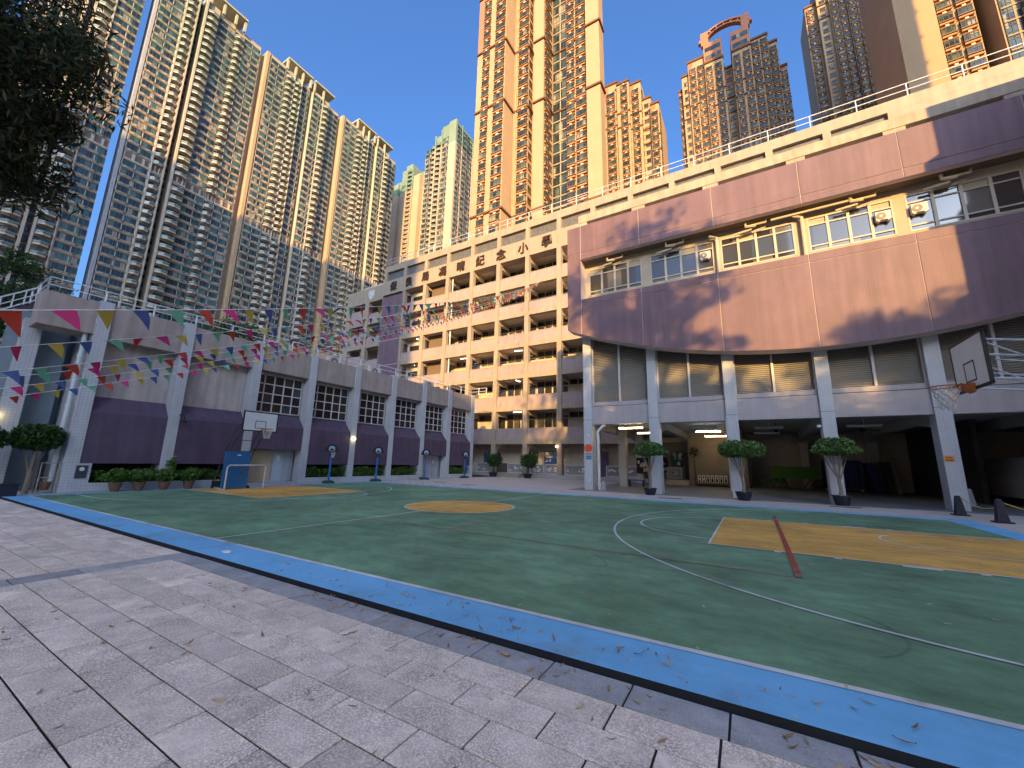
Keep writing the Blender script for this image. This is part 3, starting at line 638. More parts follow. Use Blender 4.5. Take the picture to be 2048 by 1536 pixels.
# strip windows
WP=[(-8.53,-7.95),(-4.73,-4.22),(-.92,-.55),(2.66,3.22),(6.32,6.75),(10.2,10.75),(13.9,14.4)]
WY=CY-.02
q=MB(); q.box(-8.21,HXR,WY,WY+.5,11.25,11.75); q.box(-8.21,HXR,WY,WY+.5,13.52,13.93); q.build('window_wall',mat('window_wall_cream',(.40,.33,.24),.8,.08,2),HALL)
for a,b2 in WP: 
    p=MB(); p.box(a,b2,WY-.015,WY+.5,11.25,13.93); p.build('window_pier',MATS['window_wall_cream'],HALL)
m_hglass=glass_cells('hall_glass',(.85,3,1.2),[(0,(.03,.028,.03)),(.45,(.05,.055,.07)),(.7,(.13,.12,.11)),(.88,(.06,.08,.12))],.06,.8)
m_hframe=mat('hall_window_frame',(.46,.41,.32),.45,.05)
for k in range(len(WP)-1):
    x0,x1=WP[k][1],WP[k+1][0]; z0,z1=11.75,13.52; nl=4; f=MB(); w=(x1-x0)/nl
    for j in range(nl+1):
        x=x0+w*j; f.box(max(x0,x-.055),min(x1,x+.055),WY-.03,WY+.09,z0,z1)
    for j in range(nl):
        a,b2=x0+w*j+.055,x0+w*(j+1)-.055
        for z in (z0,12.0,13.1,z1-.06): f.box(a,b2,WY-.02,WY+.08,z,z+.06)
    o=f.build('window',m_hframe,HALL)
    for j in range(nl):
        a,b2=x0+w*j+.05,x0+w*(j+1)-.05
        p=MB(); p.box(a,b2,WY+.03,WY+.045,12.03,13.12); p.build('pane',m_hglass,o)
        p=MB(); p.box(a,b2,WY+.035,WY+.05,z0+.04,12.02); p.build('pane',m_hglass,o)
        p=MB(); p.box(a,b2,WY+.04,WY+.05,13.14,z1-.05); p.build('transom_pane',m_hglass if (j+k)%3 else MATS['window_wall_cream'],o)
for (x,nm) in ((-1.32,'leftmost'),(5.92,'middle'),(7.1,'rightmost')):
    ac_unit('condenser_unit',(x,WY-.12,12.45),0,'cream condenser unit hung in the hall strip windows, %s of three'%nm,.52,.46,.24,'condensers at the hall windows')
# conduits and brackets under the soffit
m_pipe=mat('cream_pipe',(.50,.42,.29),.45,.06)
for x in (-6.3,-2.9,1.0,5.2,8.2):
    q=MB(); q.tube([(x-.9,22.1,13.45),(x-.1,22.05,13.5),(x-.1,22.05,13.72),(x+.55,22.05,13.72),(x+.55,22.05,13.88)],.055,6); q.tube([(x-.35,21.95,13.88),(x-.35,21.95,13.66),(x+.1,21.95,13.6)],.075,6); q.tube([(x-.6,22.2,13.4),(x+.4,22.2,13.52)],.03,5); q.build('conduit',m_pipe,HALL)
q=MB(); q.tube([(1.75,22.0,13.72),(4.95,22.0,13.74)],.06,7); q.build('conduit',m_pipe,HALL)
for x in (-.72,3.0): 
    q=MB(); q.tube([(x,22.15,11.3),(x,22.15,13.55),(x-.35,22.1,13.7)],.085,8); q.build('downpipe',m_pipe,HALL)
# roof edge beam on short posts above the purple face
q=MB(); q.box(-8.35,HXR,PYF+.12,PYF+.75,16.5,17.02); q.build('roof_edge_beam',mat('rough_cream',(.40,.33,.25),.85,.14,2,streak=.2,bump=.4,bscale=25),HALL)
for x in SEAM[1:]:
    q=MB(); q.box(x-.38,x+.38,PYF+.15,PYF+.7,16.2,16.5); q.build('roof_post',MATS['rough_cream'],HALL)
q=MB(); q.box(-8.6,HXR,PYF+.76,34.9,16.05,16.3); q.build('roof_slab',m_pile,HALL)
# columns, beam, ledge, louvres
CX=[-8.22,-4.46,-.71,3.06,6.72,10.45]
m_col=mat('pale_mosaic_tile',(.50,.515,.53),.45,.06,2,streak=.08,tile=(.095,.22),spec=.45)
cm=MB(); cm.box(-.25,.25,0,.7,0,9.2); cme=cm.mesh('column',m_col); cj=MB(); cj.box(-.253,.253,-.003,.2,4.0,4.015); cj.box(-.253,.253,-.003,.2,7.25,7.265); cjm=cj.mesh('joint',m_dark)
for x in CX: o=inst('column',cme,HALL,(x,CY,0)); inst('joint',cjm,o,(x,CY,0))
m_beam=mat('pinkish_mosaic_tile',(.43,.39,.39),.55,.07,1.5,streak=.10,tile=(.10,.16))
m_slat=mat('grey_louvre',(.36,.335,.29),.5,.05)
for i in range(5):
    a,b2=CX[i]+.25,CX[i+1]-.25
    q=MB(); q.box(a,b2,CY+.12,CY+.7,3.75,4.8); q.build('beam',m_beam,HALL)
    q=MB(); q.box(a,b2,CY+.2,CY+.7,4.84,5.07); q.build('ledge',m_beam,HALL)
    mid=(a+b2)/2
    q=MB(); q.box(mid-.05,mid+.05,CY+.25,CY+.5,5.07,9.1); q.box(a,a+.05,CY+.27,CY+.5,5.07,9.1); q.box(b2-.05,b2,CY+.27,CY+.5,5.07,9.1); q.build('louvre_frame',m_frame,HALL)
    for (u,v) in ((a+.05,mid-.05),(mid+.05,b2-.05)):
        q=MB(); z=5.12
        while z<9.0:
            q.add([(u,CY+.34,z),(v,CY+.34,z),(v,CY+.46,z+.10),(u,CY+.46,z+.10),(u,CY+.34,z+.012),(v,CY+.34,z+.012),(v,CY+.46,z+.112),(u,CY+.46,z+.112)],[(0,3,2,1),(4,5,6,7),(0,1,5,4),(2,3,7,6)]); z+=.098
        stuff(q.build('louvre_slats',m_slat,HALL))
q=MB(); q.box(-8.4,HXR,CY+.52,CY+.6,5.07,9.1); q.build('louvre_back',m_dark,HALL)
# undercroft ceiling, cross beams with haunches, inner walls
m_uceil=mat('undercroft_ceiling',(.36,.355,.34),.85,.08)
q=MB(); q.box(-8.6,HXR,CY+.7,46,4.0,9.1); q.build('undercroft_ceiling',m_uceil,HALL)
hb_=MB(); hb_.prism([(-.2,.7,3.25),(-.2,.7,4.0),(-.2,12.2,4.0),(-.2,12.2,3.25),(-.2,10.5,3.55),(-.2,2.6,3.55)],(.4,0,0)); hbm=hb_.mesh('cross_beam',m_uceil)
for x in CX: inst('cross_beam',hbm,HALL,(x,CY,0))
m_ucol=mat('undercroft_column',(.42,.40,.38),.7,.08)
for (x,y) in ((-7.7,27.7),(-7.7,32.5),(-.35,35.6),(3.3,36.5),(7.2,36.5)):
    q=MB(); q.box(x-.25,x+.25,y,y+.5,0,4.0); q.build('inner_column',m_ucol,HALL)
m_uw=mat('undercroft_wall',(.24,.20,.155),.8,.1,1.5); m_ud=mat('undercroft_shade_wall',(.045,.042,.04),.8,.15); m_ug=mat('green_wall_band',(.12,.18,.03),.8,.1)  # near-black right wall: deep undercroft shade put into its colour
q=MB(); q.box(-4.25,-.35,33.6,33.8,0,4.0); q.build('inner_wall',m_uw,HALL)
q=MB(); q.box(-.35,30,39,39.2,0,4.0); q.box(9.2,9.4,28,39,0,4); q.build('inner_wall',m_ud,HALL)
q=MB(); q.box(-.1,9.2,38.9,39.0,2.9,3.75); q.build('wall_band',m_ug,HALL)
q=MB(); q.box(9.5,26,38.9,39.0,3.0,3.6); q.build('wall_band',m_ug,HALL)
q=MB(); q.box(HXR,30,21.7,46,0,16); q.build('end_wall',m_pile,HALL)
q=MB(); q.box(-8.6,-4.25,36.0,36.2,0,4); q.build('inner_wall',m_uw,HALL)
for j in range(3):
    q=MB(); q.box(-6.0,-4.3,33.4+.3*j,33.7+.3*j,0,.12*(j+1)); q.build('step',m_cwall,HALL)
board(-7.9,-7.0,.8,2.0,32.4,m_dark,HALL,10,21); board(-5.9,-4.95,1.4,2.6,35.9,m_green_board,HALL,8,22); board(-6.9,-6.2,.9,2.1,35.9,m_dark,HALL,6,23)
lattice(-6.0,-4.9,34.4,.45,1.3,HALL,9)
q=MB(); q.box(-4.85,-4.3,35.85,36.0,.36,2.5); q.build('door',mat('dark_door',(.08,.06,.05),.6),HALL)
# downpipe at the first column
q=MB(); q.tube([(-7.55,22.3,0.05),(-7.58,22.32,2.9),(-7.62,22.35,3.3),(-7.35,22.55,3.65),(-7.3,22.7,3.72)],.075,8)
for z in (.55,1.7,2.7): q.tube([(-7.565,22.31,z),(-7.565,22.31,z+.1)],.095,8)
q.build('downpipe',mat('white_pipe',(.62,.62,.60),.4,.06),HALL)
q=MB(); q.tube([(-.98,22.5,.3),(-.98,22.5,4.0)],.05,8); q.build('downpipe',MATS['white_pipe'],HALL)
# tube lamps in the undercroft
lamps=[(-6.05,23.7,'tube_warm',1.45,'nearest the front beam, first bay'),(-6.2,27.8,'tube_warm',.95,'second row, behind the first bay'),(-2.25,27.45,'tube_cold',1.45,'cold white, second bay'),(-2.15,31.95,'tube_warm',1.45,'rear of the second bay')]
m_tw=mat('tube_warm',(1,.8,.5),.4,0,emit=((1.0,.72,.34),12.0)); m_tc=mat('tube_cold',(1,1,1),.4,0,emit=((.85,.93,1.0),13.0))
for x,y,mm,L,nm in lamps:
    t=thing('ceiling_tube_lamp','lit tube lamp under the undercroft ceiling, '+nm,'lamp',(x,y,3.6)); q=MB(); q.box(x-L/2,x+L/2,y-.05,y+.05,3.62,3.68); q.tube([(x-.4,y,3.68),(x-.4,y,4.0)],.012,4); q.tube([(x+.4,y,3.68),(x+.4,y,4.0)],.012,4); q.build('housing',m_rail,t)
    q=MB(); q.tube([(x-L/2+.04,y,3.585),(x+L/2-.04,y,3.585)],.035,6); q.build('tube',MATS[mm],t)
for x,y in ((.9,26),(.9,30),(4.9,26),(-2.2,24.5)):
    t=thing('ceiling_tube_lamp','unlit tube lamp under the undercroft ceiling near '+{26:'the third bay' if x<2 else 'the fourth bay',30:'the back of the third bay',24.5:'the front of the second bay'}[y],'lamp',(x,y,3.6)); q=MB(); q.box(x-.7,x+.7,y-.05,y+.05,3.62,3.68); q.tube([(x,y,3.68),(x,y,4.0)],.012,4); q.build('housing',m_rail,t); q=MB(); q.tube([(x-.66,y,3.585),(x+.66,y,3.585)],.03,6); q.build('tube',m_tubeoff,t)
# ceiling fans
def ceil_fan(x,y,label):
    t=thing('ceiling_fan',label,'fan',(x,y,4.0)); m=MATS['black_metal']; q=MB(); q.tube([(x,y,3.6),(x,y,4.0)],.02,6); q.build('rod',m,t); q=MB(); q.lathe([(.02,.08),(.12,.05),(.12,-.05),(.02,-.08)],(x,y,3.55),12); q.build('motor',m,t)
    for k in range(3):
        a=k*2.094+.3; c,s_=math.cos(a),math.sin(a); q=MB(); q.prism([(x+c*.12-s_*.06,y+s_*.12+c*.06,3.54),(x+c*.12+s_*.06,y+s_*.12-c*.06,3.54),(x+c*.75+s_*.08,y+s_*.75-c*.08,3.56),(x+c*.75-s_*.08,y+s_*.75+c*.08,3.53)],(0,0,.012)); q.build('blade',m,t)
ceil_fan(1.3,27.5,'dark ceiling fan in the third undercroft bay'); ceil_fan(5.2,28.0,'dark ceiling fan in the fourth undercroft bay'); ceil_fan(-6.3,26.0,'dark ceiling fan in the first undercroft bay')
# signs on the columns
def disc_sign():
    t=thing('round_sign','round orange red disc sign on the first hall column','sign',(-8.2,CY,2.37)); q=MB(); q.prism([(-8.2+.235*math.cos(2*math.pi*i/28),CY-.03,2.37+.235*math.sin(2*math.pi*i/28)) for i in range(28)],(0,.028,0)); q.build('disc',mat('signal_red_orange',(.72,.10,.03),.5,.05),t)
disc_sign()
t=thing('small_plate','small beige plate with lettering under the round orange sign','sign',(-8.2,CY,2.0)); q=MB(); q.box(-8.4,-8.0,CY-.02,CY-.002,1.96,2.1); q.build('plate',m_beigeb,t)
q=MB()
for j in range(4): q.box(-8.36+j*.09,-8.30+j*.09,CY-.024,CY-.02,2.0,2.06)
q.build('lettering',m_black_char,t)
t=thing('blue_notice','small blue notice with dark lettering on the first hall column','sign',(-8.2,CY,1.8)); q=MB(); q.box(-8.36,-8.02,CY-.02,CY-.002,1.70,1.94); q.build('plate',mat('sky_blue_plate',(.10,.36,.62),.5),t)
for r_,z in ((0,1.87),(1,1.77)):
    q=MB()
    for j in range(3): q.box(-8.32+j*.1,-8.25+j*.1,CY-.024,CY-.02,z-.025,z+.025)
    q.build('lettering',m_black_char,t)
t=thing('orange_notice','orange notice with dark lettering on the far right column','sign',(6.62,CY,1.97)); q=MB(); q.box(6.5,6.76,CY-.02,CY-.002,1.86,2.08); q.build('plate',mat('orange_plate',(.70,.28,.03),.5),t)
q=MB()
for j in range(3): q.box(6.54+j*.06,6.585+j*.06,CY-.024,CY-.02,1.99,2.035)
for j in range(5): q.box(6.52+j*.045,6.555+j*.045,CY-.024,CY-.02,1.90,1.94)
q.build('lettering',mat('dark_red_ink',(.25,.04,.01),.6),t)
t=thing('security_camera','small white round camera beside the fourth hall column under the beam','camera',(2.68,CY+.1,3.36)); q=MB(); q.lathe([(.03,.06),(.08,.03),(.085,-.03),(.05,-.07)],(2.68,CY+.05,3.36),12); q.build('dome',m_rail,t); q=MB(); q.lathe([(.02,.0),(.045,-.02),(.02,-.03)],(2.68,CY+.0,3.34),10); q.build('lens',m_dark,t); q=MB(); q.box(2.66,2.81,CY+.08,CY+.12,3.36,3.40); q.build('bracket',m_rail,t)
for (x,z) in ((-8.17,3.1),(-8.15,.55)):
    t=thing('socket_box','small white electrical box %s on the first hall column'%('high' if z>2 else 'low'),'box',(x,CY,z)); q=MB(); q.box(x-.05,x+.05,CY-.05,CY-.002,z-.06,z+.06); q.build('box',m_rail,t); q=MB(); q.box(x-.03,x+.03,CY-.058,CY-.05,z-.03,z+.03); q.build('cover',m_lat,t)
# ================================================================ RESIDENTIAL TOWERS
FH=2.9
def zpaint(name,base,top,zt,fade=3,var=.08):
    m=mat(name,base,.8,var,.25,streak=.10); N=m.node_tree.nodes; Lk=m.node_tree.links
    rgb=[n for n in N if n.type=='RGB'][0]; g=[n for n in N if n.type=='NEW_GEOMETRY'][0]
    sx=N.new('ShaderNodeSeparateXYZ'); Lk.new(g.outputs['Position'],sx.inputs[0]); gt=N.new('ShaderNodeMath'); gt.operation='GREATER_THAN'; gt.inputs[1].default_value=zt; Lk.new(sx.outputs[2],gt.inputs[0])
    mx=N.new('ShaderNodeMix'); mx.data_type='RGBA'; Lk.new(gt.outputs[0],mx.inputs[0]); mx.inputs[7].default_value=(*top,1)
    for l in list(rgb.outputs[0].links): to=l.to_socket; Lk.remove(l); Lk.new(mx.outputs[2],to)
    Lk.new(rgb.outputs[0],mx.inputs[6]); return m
m_Lw=zpaint('slab_tower_wall',(.46,.36,.26),(.43,.36,.26),135); m_Lt=zpaint('slab_tower_trim',(.53,.45,.34),(.42,.41,.29),132)
m_Lo=mat('slab_tower_pier',(.43,.31,.19),.8,.08,.2); m_Lr=mat('slab_tower_recess',(.16,.14,.13),.8,.1,.3)
m_Lg=glass_cells('slab_tower_glass',(1.05,1.05,FH),[(0,(.015,.03,.035)),(.30,(.022,.065,.065)),(.52,(.05,.14,.13)),(.68,(.02,.03,.045)),(.80,(.10,.15,.12)),(.88,(.30,.27,.20)),(.95,(.04,.07,.11))],.12,.6)
m_Lf=mat('slab_tower_mullion',(.10,.11,.11),.5,.05)
m_Lrail=mat('balcony_glass',(.10,.17,.16),.2,.15,.5,spec=.6)
m_Cw=mat('peach_tower_wall',(.41,.285,.165),.8,.06,.25,streak=.06); m_Cb=mat('peach_tower_trim',(.26,.12,.045),.7,.08,.4)
m_Cs=mat('salmon_panel',(.42,.17,.095),.8,.06,.3); m_Cx=mat('tower_band',(.14,.065,.03),.7,.08)
m_Cg=glass_cells('peach_tower_glass',(.9,.9,FH),[(0,(.02,.028,.03)),(.35,(.035,.06,.055)),(.6,(.09,.12,.09)),(.78,(.02,.022,.03)),(.9,(.28,.24,.16))],.1,.65)
m_Cf=mat('peach_tower_frame',(.05,.055,.045),.5,.05); m_Cac=mat('tower_ac_box',(.60,.50,.38),.6,.05)
MATL=[m_Lt,m_Lg,m_Lf,m_Lr,m_Lrail,m_Lw]; MATC=[m_Cw,m_Cg,m_Cf,m_Cb,m_Cac,m_Cs]
TPL={}
def tpl(kind,w):
    key=(kind,round(w,2))
    if key in TPL: return TPL[key]
    q=MB()
    if kind=='strip':
        q.box(0,w,-.38,0,0,.12,0); q.box(0,w,-.30,0,2.62,2.72,0); q.box(.03,w-.03,-.06,-.01,.80,2.56,1); q.box(0,w,-.16,0,.70,.80,0)
        n=max(2,round(w/1.05))
        for j in range(n+1): x=.03+(w-.06)*j/n; ww=.05 if j%3 else .11; q.box(x-ww,x+ww,-.10,-.06,.80,2.56,2 if j%3 else 0)
        for j in range(max(1,n//2)): x=w*(j+.5)/max(1,n//2); q.box(x-.3,x+.3,-.32,-.05,.3,.72,2 if j%2 else 0)
    elif kind=='balc':
        P=[(0,0),(.08,-.75),(w*.42,-1.55),(w-.35,-1.2),(w,0)]
        q.prism([(x,y,-.12) for x,y in P],(0,0,.3),0)
        for a,b in ((0,1),(1,2),(2,3),(3,4)):
            (x0,y0),(x1,y1)=P[a],P[b]
            L=math.hypot(x1-x0,y1-y0); nx,ny=-(y1-y0)/L*.05,(x1-x0)/L*.05
            for z0,z1,mm in ((.18,.34,0),(.34,.92,4),(.92,1.04,0)): q.prism([(x0,y0,z0),(x1,y1,z0),(x1+nx,y1+ny,z0),(x0+nx,y0+ny,z0)],(0,0,z1-z0),mm)
        q.box(.15,w-.15,-.05,-.01,.2,2.35,1); 
        for j in range(4): x=.15+(w-.3)*j/3; q.box(x-.05,x+.05,-.09,-.05,.2,2.35,2)
        q.box(.1,w*.4,-.35,-.05,2.4,2.75,0)
    elif kind=='recess':
        q.box(.1,w-.1,-.05,-.01,.9,1.9,1); q.box(0,w,-.12,0,.0,.3,0); q.box(.15,.65,-.4,-.02,2.1,2.5,4)
    elif kind=='bay':
        q.box(-.12,w+.12,-.45,0,0,.16,3); q.box(0,w,-.36,0,.16,.55,0); q.box(-.16,w+.16,-.60,0,.55,.72,3)
        q.box(.0,w,-.42,0,.72,2.1,1); q.box(-.12,w+.12,-.52,0,2.1,2.26,3); q.box(0,w,-.2,0,2.26,2.5,0); q.box(-.05,w+.05,-.28,0,2.5,2.6,3)
        n=3
        for x in (0,w*.30,w*.70,w): q.box(x-.055,x+.055,-.47,-.42,.72,2.1,2)
        for za in (.72,1.62,2.02): q.box(.06,w-.06,-.46,-.42,za,za+.08,2)
        q.box(w*.36,w*.64,-.40,-.1,2.42,2.78,4)
    elif kind=='flat':
        q.box(.15,w-.15,-.08,0,.8,2.1,1); q.box(.05,w-.05,-.2,0,.66,.8,3); q.box(.05,w-.05,-.16,0,2.1,2.2,3); q.box(w/2-.05,w/2+.05,-.12,-.08,.8,2.1,2); q.box(.15,w-.15,-.12,-.08,1.65,1.72,2)
    elif kind=='curtain':
        q.box(0,w,-.25,0,0,.26,0); q.box(.05,w-.05,-.1,-.02,.26,2.9,1)
        n=4
        for j in range(n+1): x=w*j/n; ww=.05 if j!=2 else .12; q.box(x-ww,x+ww,-.16,-.1,.26,2.9,2 if j!=2 else 0)
        q.box(0,w,-.15,-.1,2.2,2.28,2); q.box(0,w,-.15,-.1,.8,.87,2)
    elif kind=='refuge':
        q.box(0,w,-.3,0,0,.5,0); q.box(.3,w-.3,-.05,-.01,.7,2.5,3); q.box(w*.3,w*.42,-.3,-.01,.5,2.6,0); q.box(w*.7,w*.8,-.3,-.01,.5,2.6,0)
    TPL[key]=q; return q
TME={}
def tower(name,label,base,mats,masses,faces,z0,nfl,group,extra=(),limit=290,pname='window_bay',skip=()):
    """masses: (x0,x1,y0,y1,za,zb,mat); faces: (ox,oy,rz,[(u0,u1,kind,setback)],ztop)"""
    T=thing(name,label,'building',base,0,group)
    allm=list(mats)+[m_Lo,m_Cx,m_pile]
    q=MB()
    for (a,b,c,d,za,zb,mi) in masses: q.box(a,b,c,d,za,zb,mi)
    q.build('wall',allm,T)
    for nm,mb_,mm in extra: mb_.build(nm,mm,T)
    U=[]
    for (ox,oy,rz,bays,zt) in faces:
        c,s_=math.cos(rz),math.sin(rz)
        for (u0,u1,kind,sb) in bays:
            f=0
            while z0+(f+1)*FH<=zt:
                z=z0+f*FH; kd=kind
                if f in skip and kind in('strip','balc'): kd='refuge'
                x=ox+u0*c-sb*s_; y=oy+u0*s_+sb*c
                U.append(((Vector((x,y,z))-Vector((0,0,1.5))).length,kd,u1-u0,(x,y,z,rz,1))); f+=1
    U.sort(key=lambda t:t[0])
    for (d,kd,w,xf) in U[:limit]:
        key=(kd,round(w,2),id(mats))
        if key not in TME: TME[key]=tpl(kd,w).mesh('balcony' if kd=='balc' else pname,mats)
        inst('balcony' if kd=='balc' else pname,TME[key],T,xf[:3],xf[3])
    rest={}
    for (d,kd,w,xf) in U[limit:]: rest.setdefault((kd,round(w,2),w),[]).append(xf)
    R=MB()
    for (kd,_,w),xs in rest.items():
        r=replicate(tpl(kd,w),xs); k=len(R.v); R.v.extend(r.v); R.f.extend([tuple(i+k for i in f) for f in r.f]); R.m.extend(r.m)
    if R.v: stuff(R.build('upper_window_bays',mats,T))
    return T
def slab_masses(bays,x,y0,y1,zt,pil=()):
    ms=[(x-16,x-3.0,y0+6,y1+1.7,0,zt-1,5)]
    for (u0,u1,k,sb) in bays: ms.append((x-4.5,x-sb,u0,u1,0,zt,3 if k=='recess' else 5))
    for (u0,u1,pr,mi) in pil: ms.append((x-4.5,x+pr,u0,u1,0,zt,mi))
    return ms
ZT=163.5; LX=-156.0; Z0=37.0
def crown(x,a,b,z,parts):
    q=MB(); q.box(x-9,x+.9,a,b,z+4.2,z+4.9); 
    for y in parts: q.box(x-.6,x+.3,y-.35,y+.35,z-.5,z+4.2)
    q.box(x-6,x-5.4,a,b,z-1,z+4.2); return q
SK=(18,)
# L1
B=[(4.5,9.5,'strip',.4),(9.8,13.2,'balc',.6),(14.0,15.2,'recess',2.5),(15.6,18.8,'balc',.4),(19.2,24.6,'strip',0)]
tower('slab_tower','tall cream residential slab tower at the far left, half behind the tree',(LX,15,0),MATL,slab_masses(B,LX,4,19.0,ZT+4,[(13.3,13.9,.5,0),(15.1,15.6,.5,0),(18.85,19.15,.5,0)]),[(LX,0,math.pi/2,B,ZT+4)],Z0,0,'slab towers on the left',pname='window_bay',skip=SK)
# L2
B=[(27.9,34.0,'strip',0),(34.4,37.1,'balc',.3),(37.7,39.1,'recess',3),(39.8,43.5,'balc',.2),(43.6,49.2,'strip',1.1),(49.4,52.1,'balc',1.2),(52.3,58.4,'strip',1.1)]
tower('slab_tower','tall cream residential slab tower, second from the left, beside the strip of sky',(LX,43,0),MATL,slab_masses(B,LX,26.8,58.6,ZT,[(26.8,27.6,.15,8),(34.05,34.4,.55,0),(37.15,37.6,.7,0),(39.15,39.75,.8,0)]),[(LX,0,math.pi/2,B,ZT)],Z0,0,'slab towers on the left',[('roof_crown',crown(LX,40,52,ZT,(40.4,44.5,48.5,51.6)),m_Lt)],skip=SK)  # grey edge pier: shade from the neighbouring tower put into its colour
# L3, L4
def twin(y,label,s=1.0):
    o=lambda v:y+(v-60.3)*s
    B=[(o(61.9),o(68.0),'strip',0),(o(68.4),o(71.7),'balc',.2),(o(72.0),o(74.9),'balc',.3),(o(75.3),o(79.3),'strip',.9),(o(80.7),o(84.9),'strip',0),(o(85.3),o(88.4),'balc',.1),(o(88.7),o(94.0),'strip',1.6)]
    ms=slab_masses(B,LX,o(60.4),o(94.0),ZT,[(o(60.3),o(61.4),.3,6),(o(71.75),o(71.98),.5,0),(o(74.95),o(75.2),.6,0),(o(80.3),o(80.6),.3,0),(o(84.95),o(85.25),.5,0)])
    q=crown(LX,o(68.2),o(79.2),ZT,(o(68.5),o(72),o(75.2),o(78.8))); q2=crown(LX,o(80.4),o(90),ZT,(o(80.7),o(85.1)))
    tower('slab_tower',label,(LX,y+17,0),MATL,ms,[(LX,0,math.pi/2,B,ZT)],Z0+9,0,'slab towers on the left',[('roof_crown',q,m_Lt),('roof_crown',q2,m_Lt)],skip=(14,))
twin(60.3,'tall cream slab tower with twin roof crowns, third from the left'); twin(95.4,'cream slab tower with twin roof crowns, fourth from the left',1.03)
# M2, M1 in the middle distance
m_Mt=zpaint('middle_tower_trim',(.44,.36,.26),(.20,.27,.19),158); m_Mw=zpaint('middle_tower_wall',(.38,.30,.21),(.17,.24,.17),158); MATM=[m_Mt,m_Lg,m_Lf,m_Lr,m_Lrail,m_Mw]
B=[(0.0,4.6,'strip',.6),(4.8,8.6,'balc',.2)]
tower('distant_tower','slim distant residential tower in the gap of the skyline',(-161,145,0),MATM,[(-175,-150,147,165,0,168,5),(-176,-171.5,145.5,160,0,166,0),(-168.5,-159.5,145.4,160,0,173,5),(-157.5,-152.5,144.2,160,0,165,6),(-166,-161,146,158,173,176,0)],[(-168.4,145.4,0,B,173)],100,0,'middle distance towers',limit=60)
B=[(0.3,5.2,'strip',2.0),(5.6,8.6,'balc',1.2),(9.2,12.6,'balc',.4),(13.2,17.4,'strip',.0)]
B2=[(.5,4.6,'strip',0),(5.6,13.4,'strip',0)]
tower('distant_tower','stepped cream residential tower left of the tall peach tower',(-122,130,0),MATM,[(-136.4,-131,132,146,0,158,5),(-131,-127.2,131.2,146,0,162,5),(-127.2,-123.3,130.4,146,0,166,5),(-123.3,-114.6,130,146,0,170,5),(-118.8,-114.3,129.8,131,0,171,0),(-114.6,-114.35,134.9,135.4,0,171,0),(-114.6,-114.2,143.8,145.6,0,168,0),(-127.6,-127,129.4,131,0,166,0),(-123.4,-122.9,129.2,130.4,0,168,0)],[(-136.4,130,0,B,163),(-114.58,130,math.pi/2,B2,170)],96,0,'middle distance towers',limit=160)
# tall peach tower (centre)
ZC=150
f1=[(2.0,3.7,'bay',0),(5.6,8.0,'bay',0)]; f2=[(1.5,3.9,'bay',0)]; fE=[(.2,4.0,'curtain',0)]; fF=[(.1,1.9,'bay',0),(2.5,4.7,'bay',0)]; fD=[(.4,2.2,'bay',0),(2.6,4.4,'flat',0)]
ms=[(-51.4,-43.1,65,80,0,ZC,0),(-43.1,-39.1,69.3,80,0,ZC,0),(-39.1,-37.6,71.6,80,0,ZC,0),(-37.6,-35.0,69.3,80,0,ZC,0),(-35.0,-30.9,74.4,82,0,ZC,0),(-30.9,-25.5,73.6,82,0,ZC,0),(-25.5,-22.3,72.0,75.2,0,ZC,0),(-42.9,-42.75,69.0,69.3,0,ZC,0),(-42.4,-42.2,69.0,69.3,0,ZC,0)]
bands=MB()
for z in (56,84.2,101.6,119):
    for (a,b,c,d,_,_,_) in ms[:7]: bands.box(a-.12,b+.12,c-.35,c+.6,z,z+.45); bands.box(b-.3,b+.35,c-.3,min(d,c+6),z+.003,z+.44)
sal=MB()
for z,h in ((101.6,17),): sal.box(-51.42,-49.6,64.98,65.2,z+.5,z+h)
tower('peach_tower','tall peach residential tower with brown bay windows rising above the classroom roof',(-37,70,0),MATC,ms,[(-51.4,65,0,f1,ZC),(-43.1,69.3,0,f2,ZC),(-39.09,69.3,math.pi/2,[(.3,2.0,'flat',0)],ZC),(-35.0,69.4,math.pi/2,fD,ZC),(-35.0,74.4,0,fE,ZC),(-30.9,73.6,0,fF,ZC)],41,0,None,[('band_course',bands,m_Cx),('salmon_panel',sal,m_Cs)])
# stepped peach towers further back
def stepped(name,label,Y,secs,z0,depth=14,extra=(),group='stepped peach towers',side=None,limit=200):
    ms=[];faces=[];b=MB()
    for (x0,x1,zt,sb,bays) in secs:
        ms.append((x0,x1,Y+sb,Y+depth+sb*.3,0,zt,0)); b.box(x0-.15,x1+.15,Y+sb-.4,Y+sb+1,zt-.2,zt+.5); b.box(x0-.1,x1+.1,Y+sb-.3,Y+sb+.5,zt-8*FH/2,zt-8*FH/2+.4); b.box(x0-.1,x1+.1,Y+sb-.3,Y+sb+.5,zt-17.0,zt-16.6)
        faces.append((x0,Y+sb,0,[(u0,u1,k,0) for (u0,u1,k) in bays],zt-.3))
        faces.append((x1,Y+sb,math.pi/2,[(.5,2.3,'flat',0)],zt-.3))
    sal=MB()
    for i,(x0,x1,zt,sb,bays) in enumerate(secs):
        if i%2==0: sal.box(x0+.05,x0+1.5,Y+sb-.06,Y+sb+.1,zt-6.5,zt-.3)
    return tower(name,label,((secs[0][0]+secs[-1][1])/2,Y+5,0),MATC,ms,faces,z0,0,group,[('band_course',b,m_Cx),('salmon_panel',sal,m_Cs)]+list(extra),limit=limit)
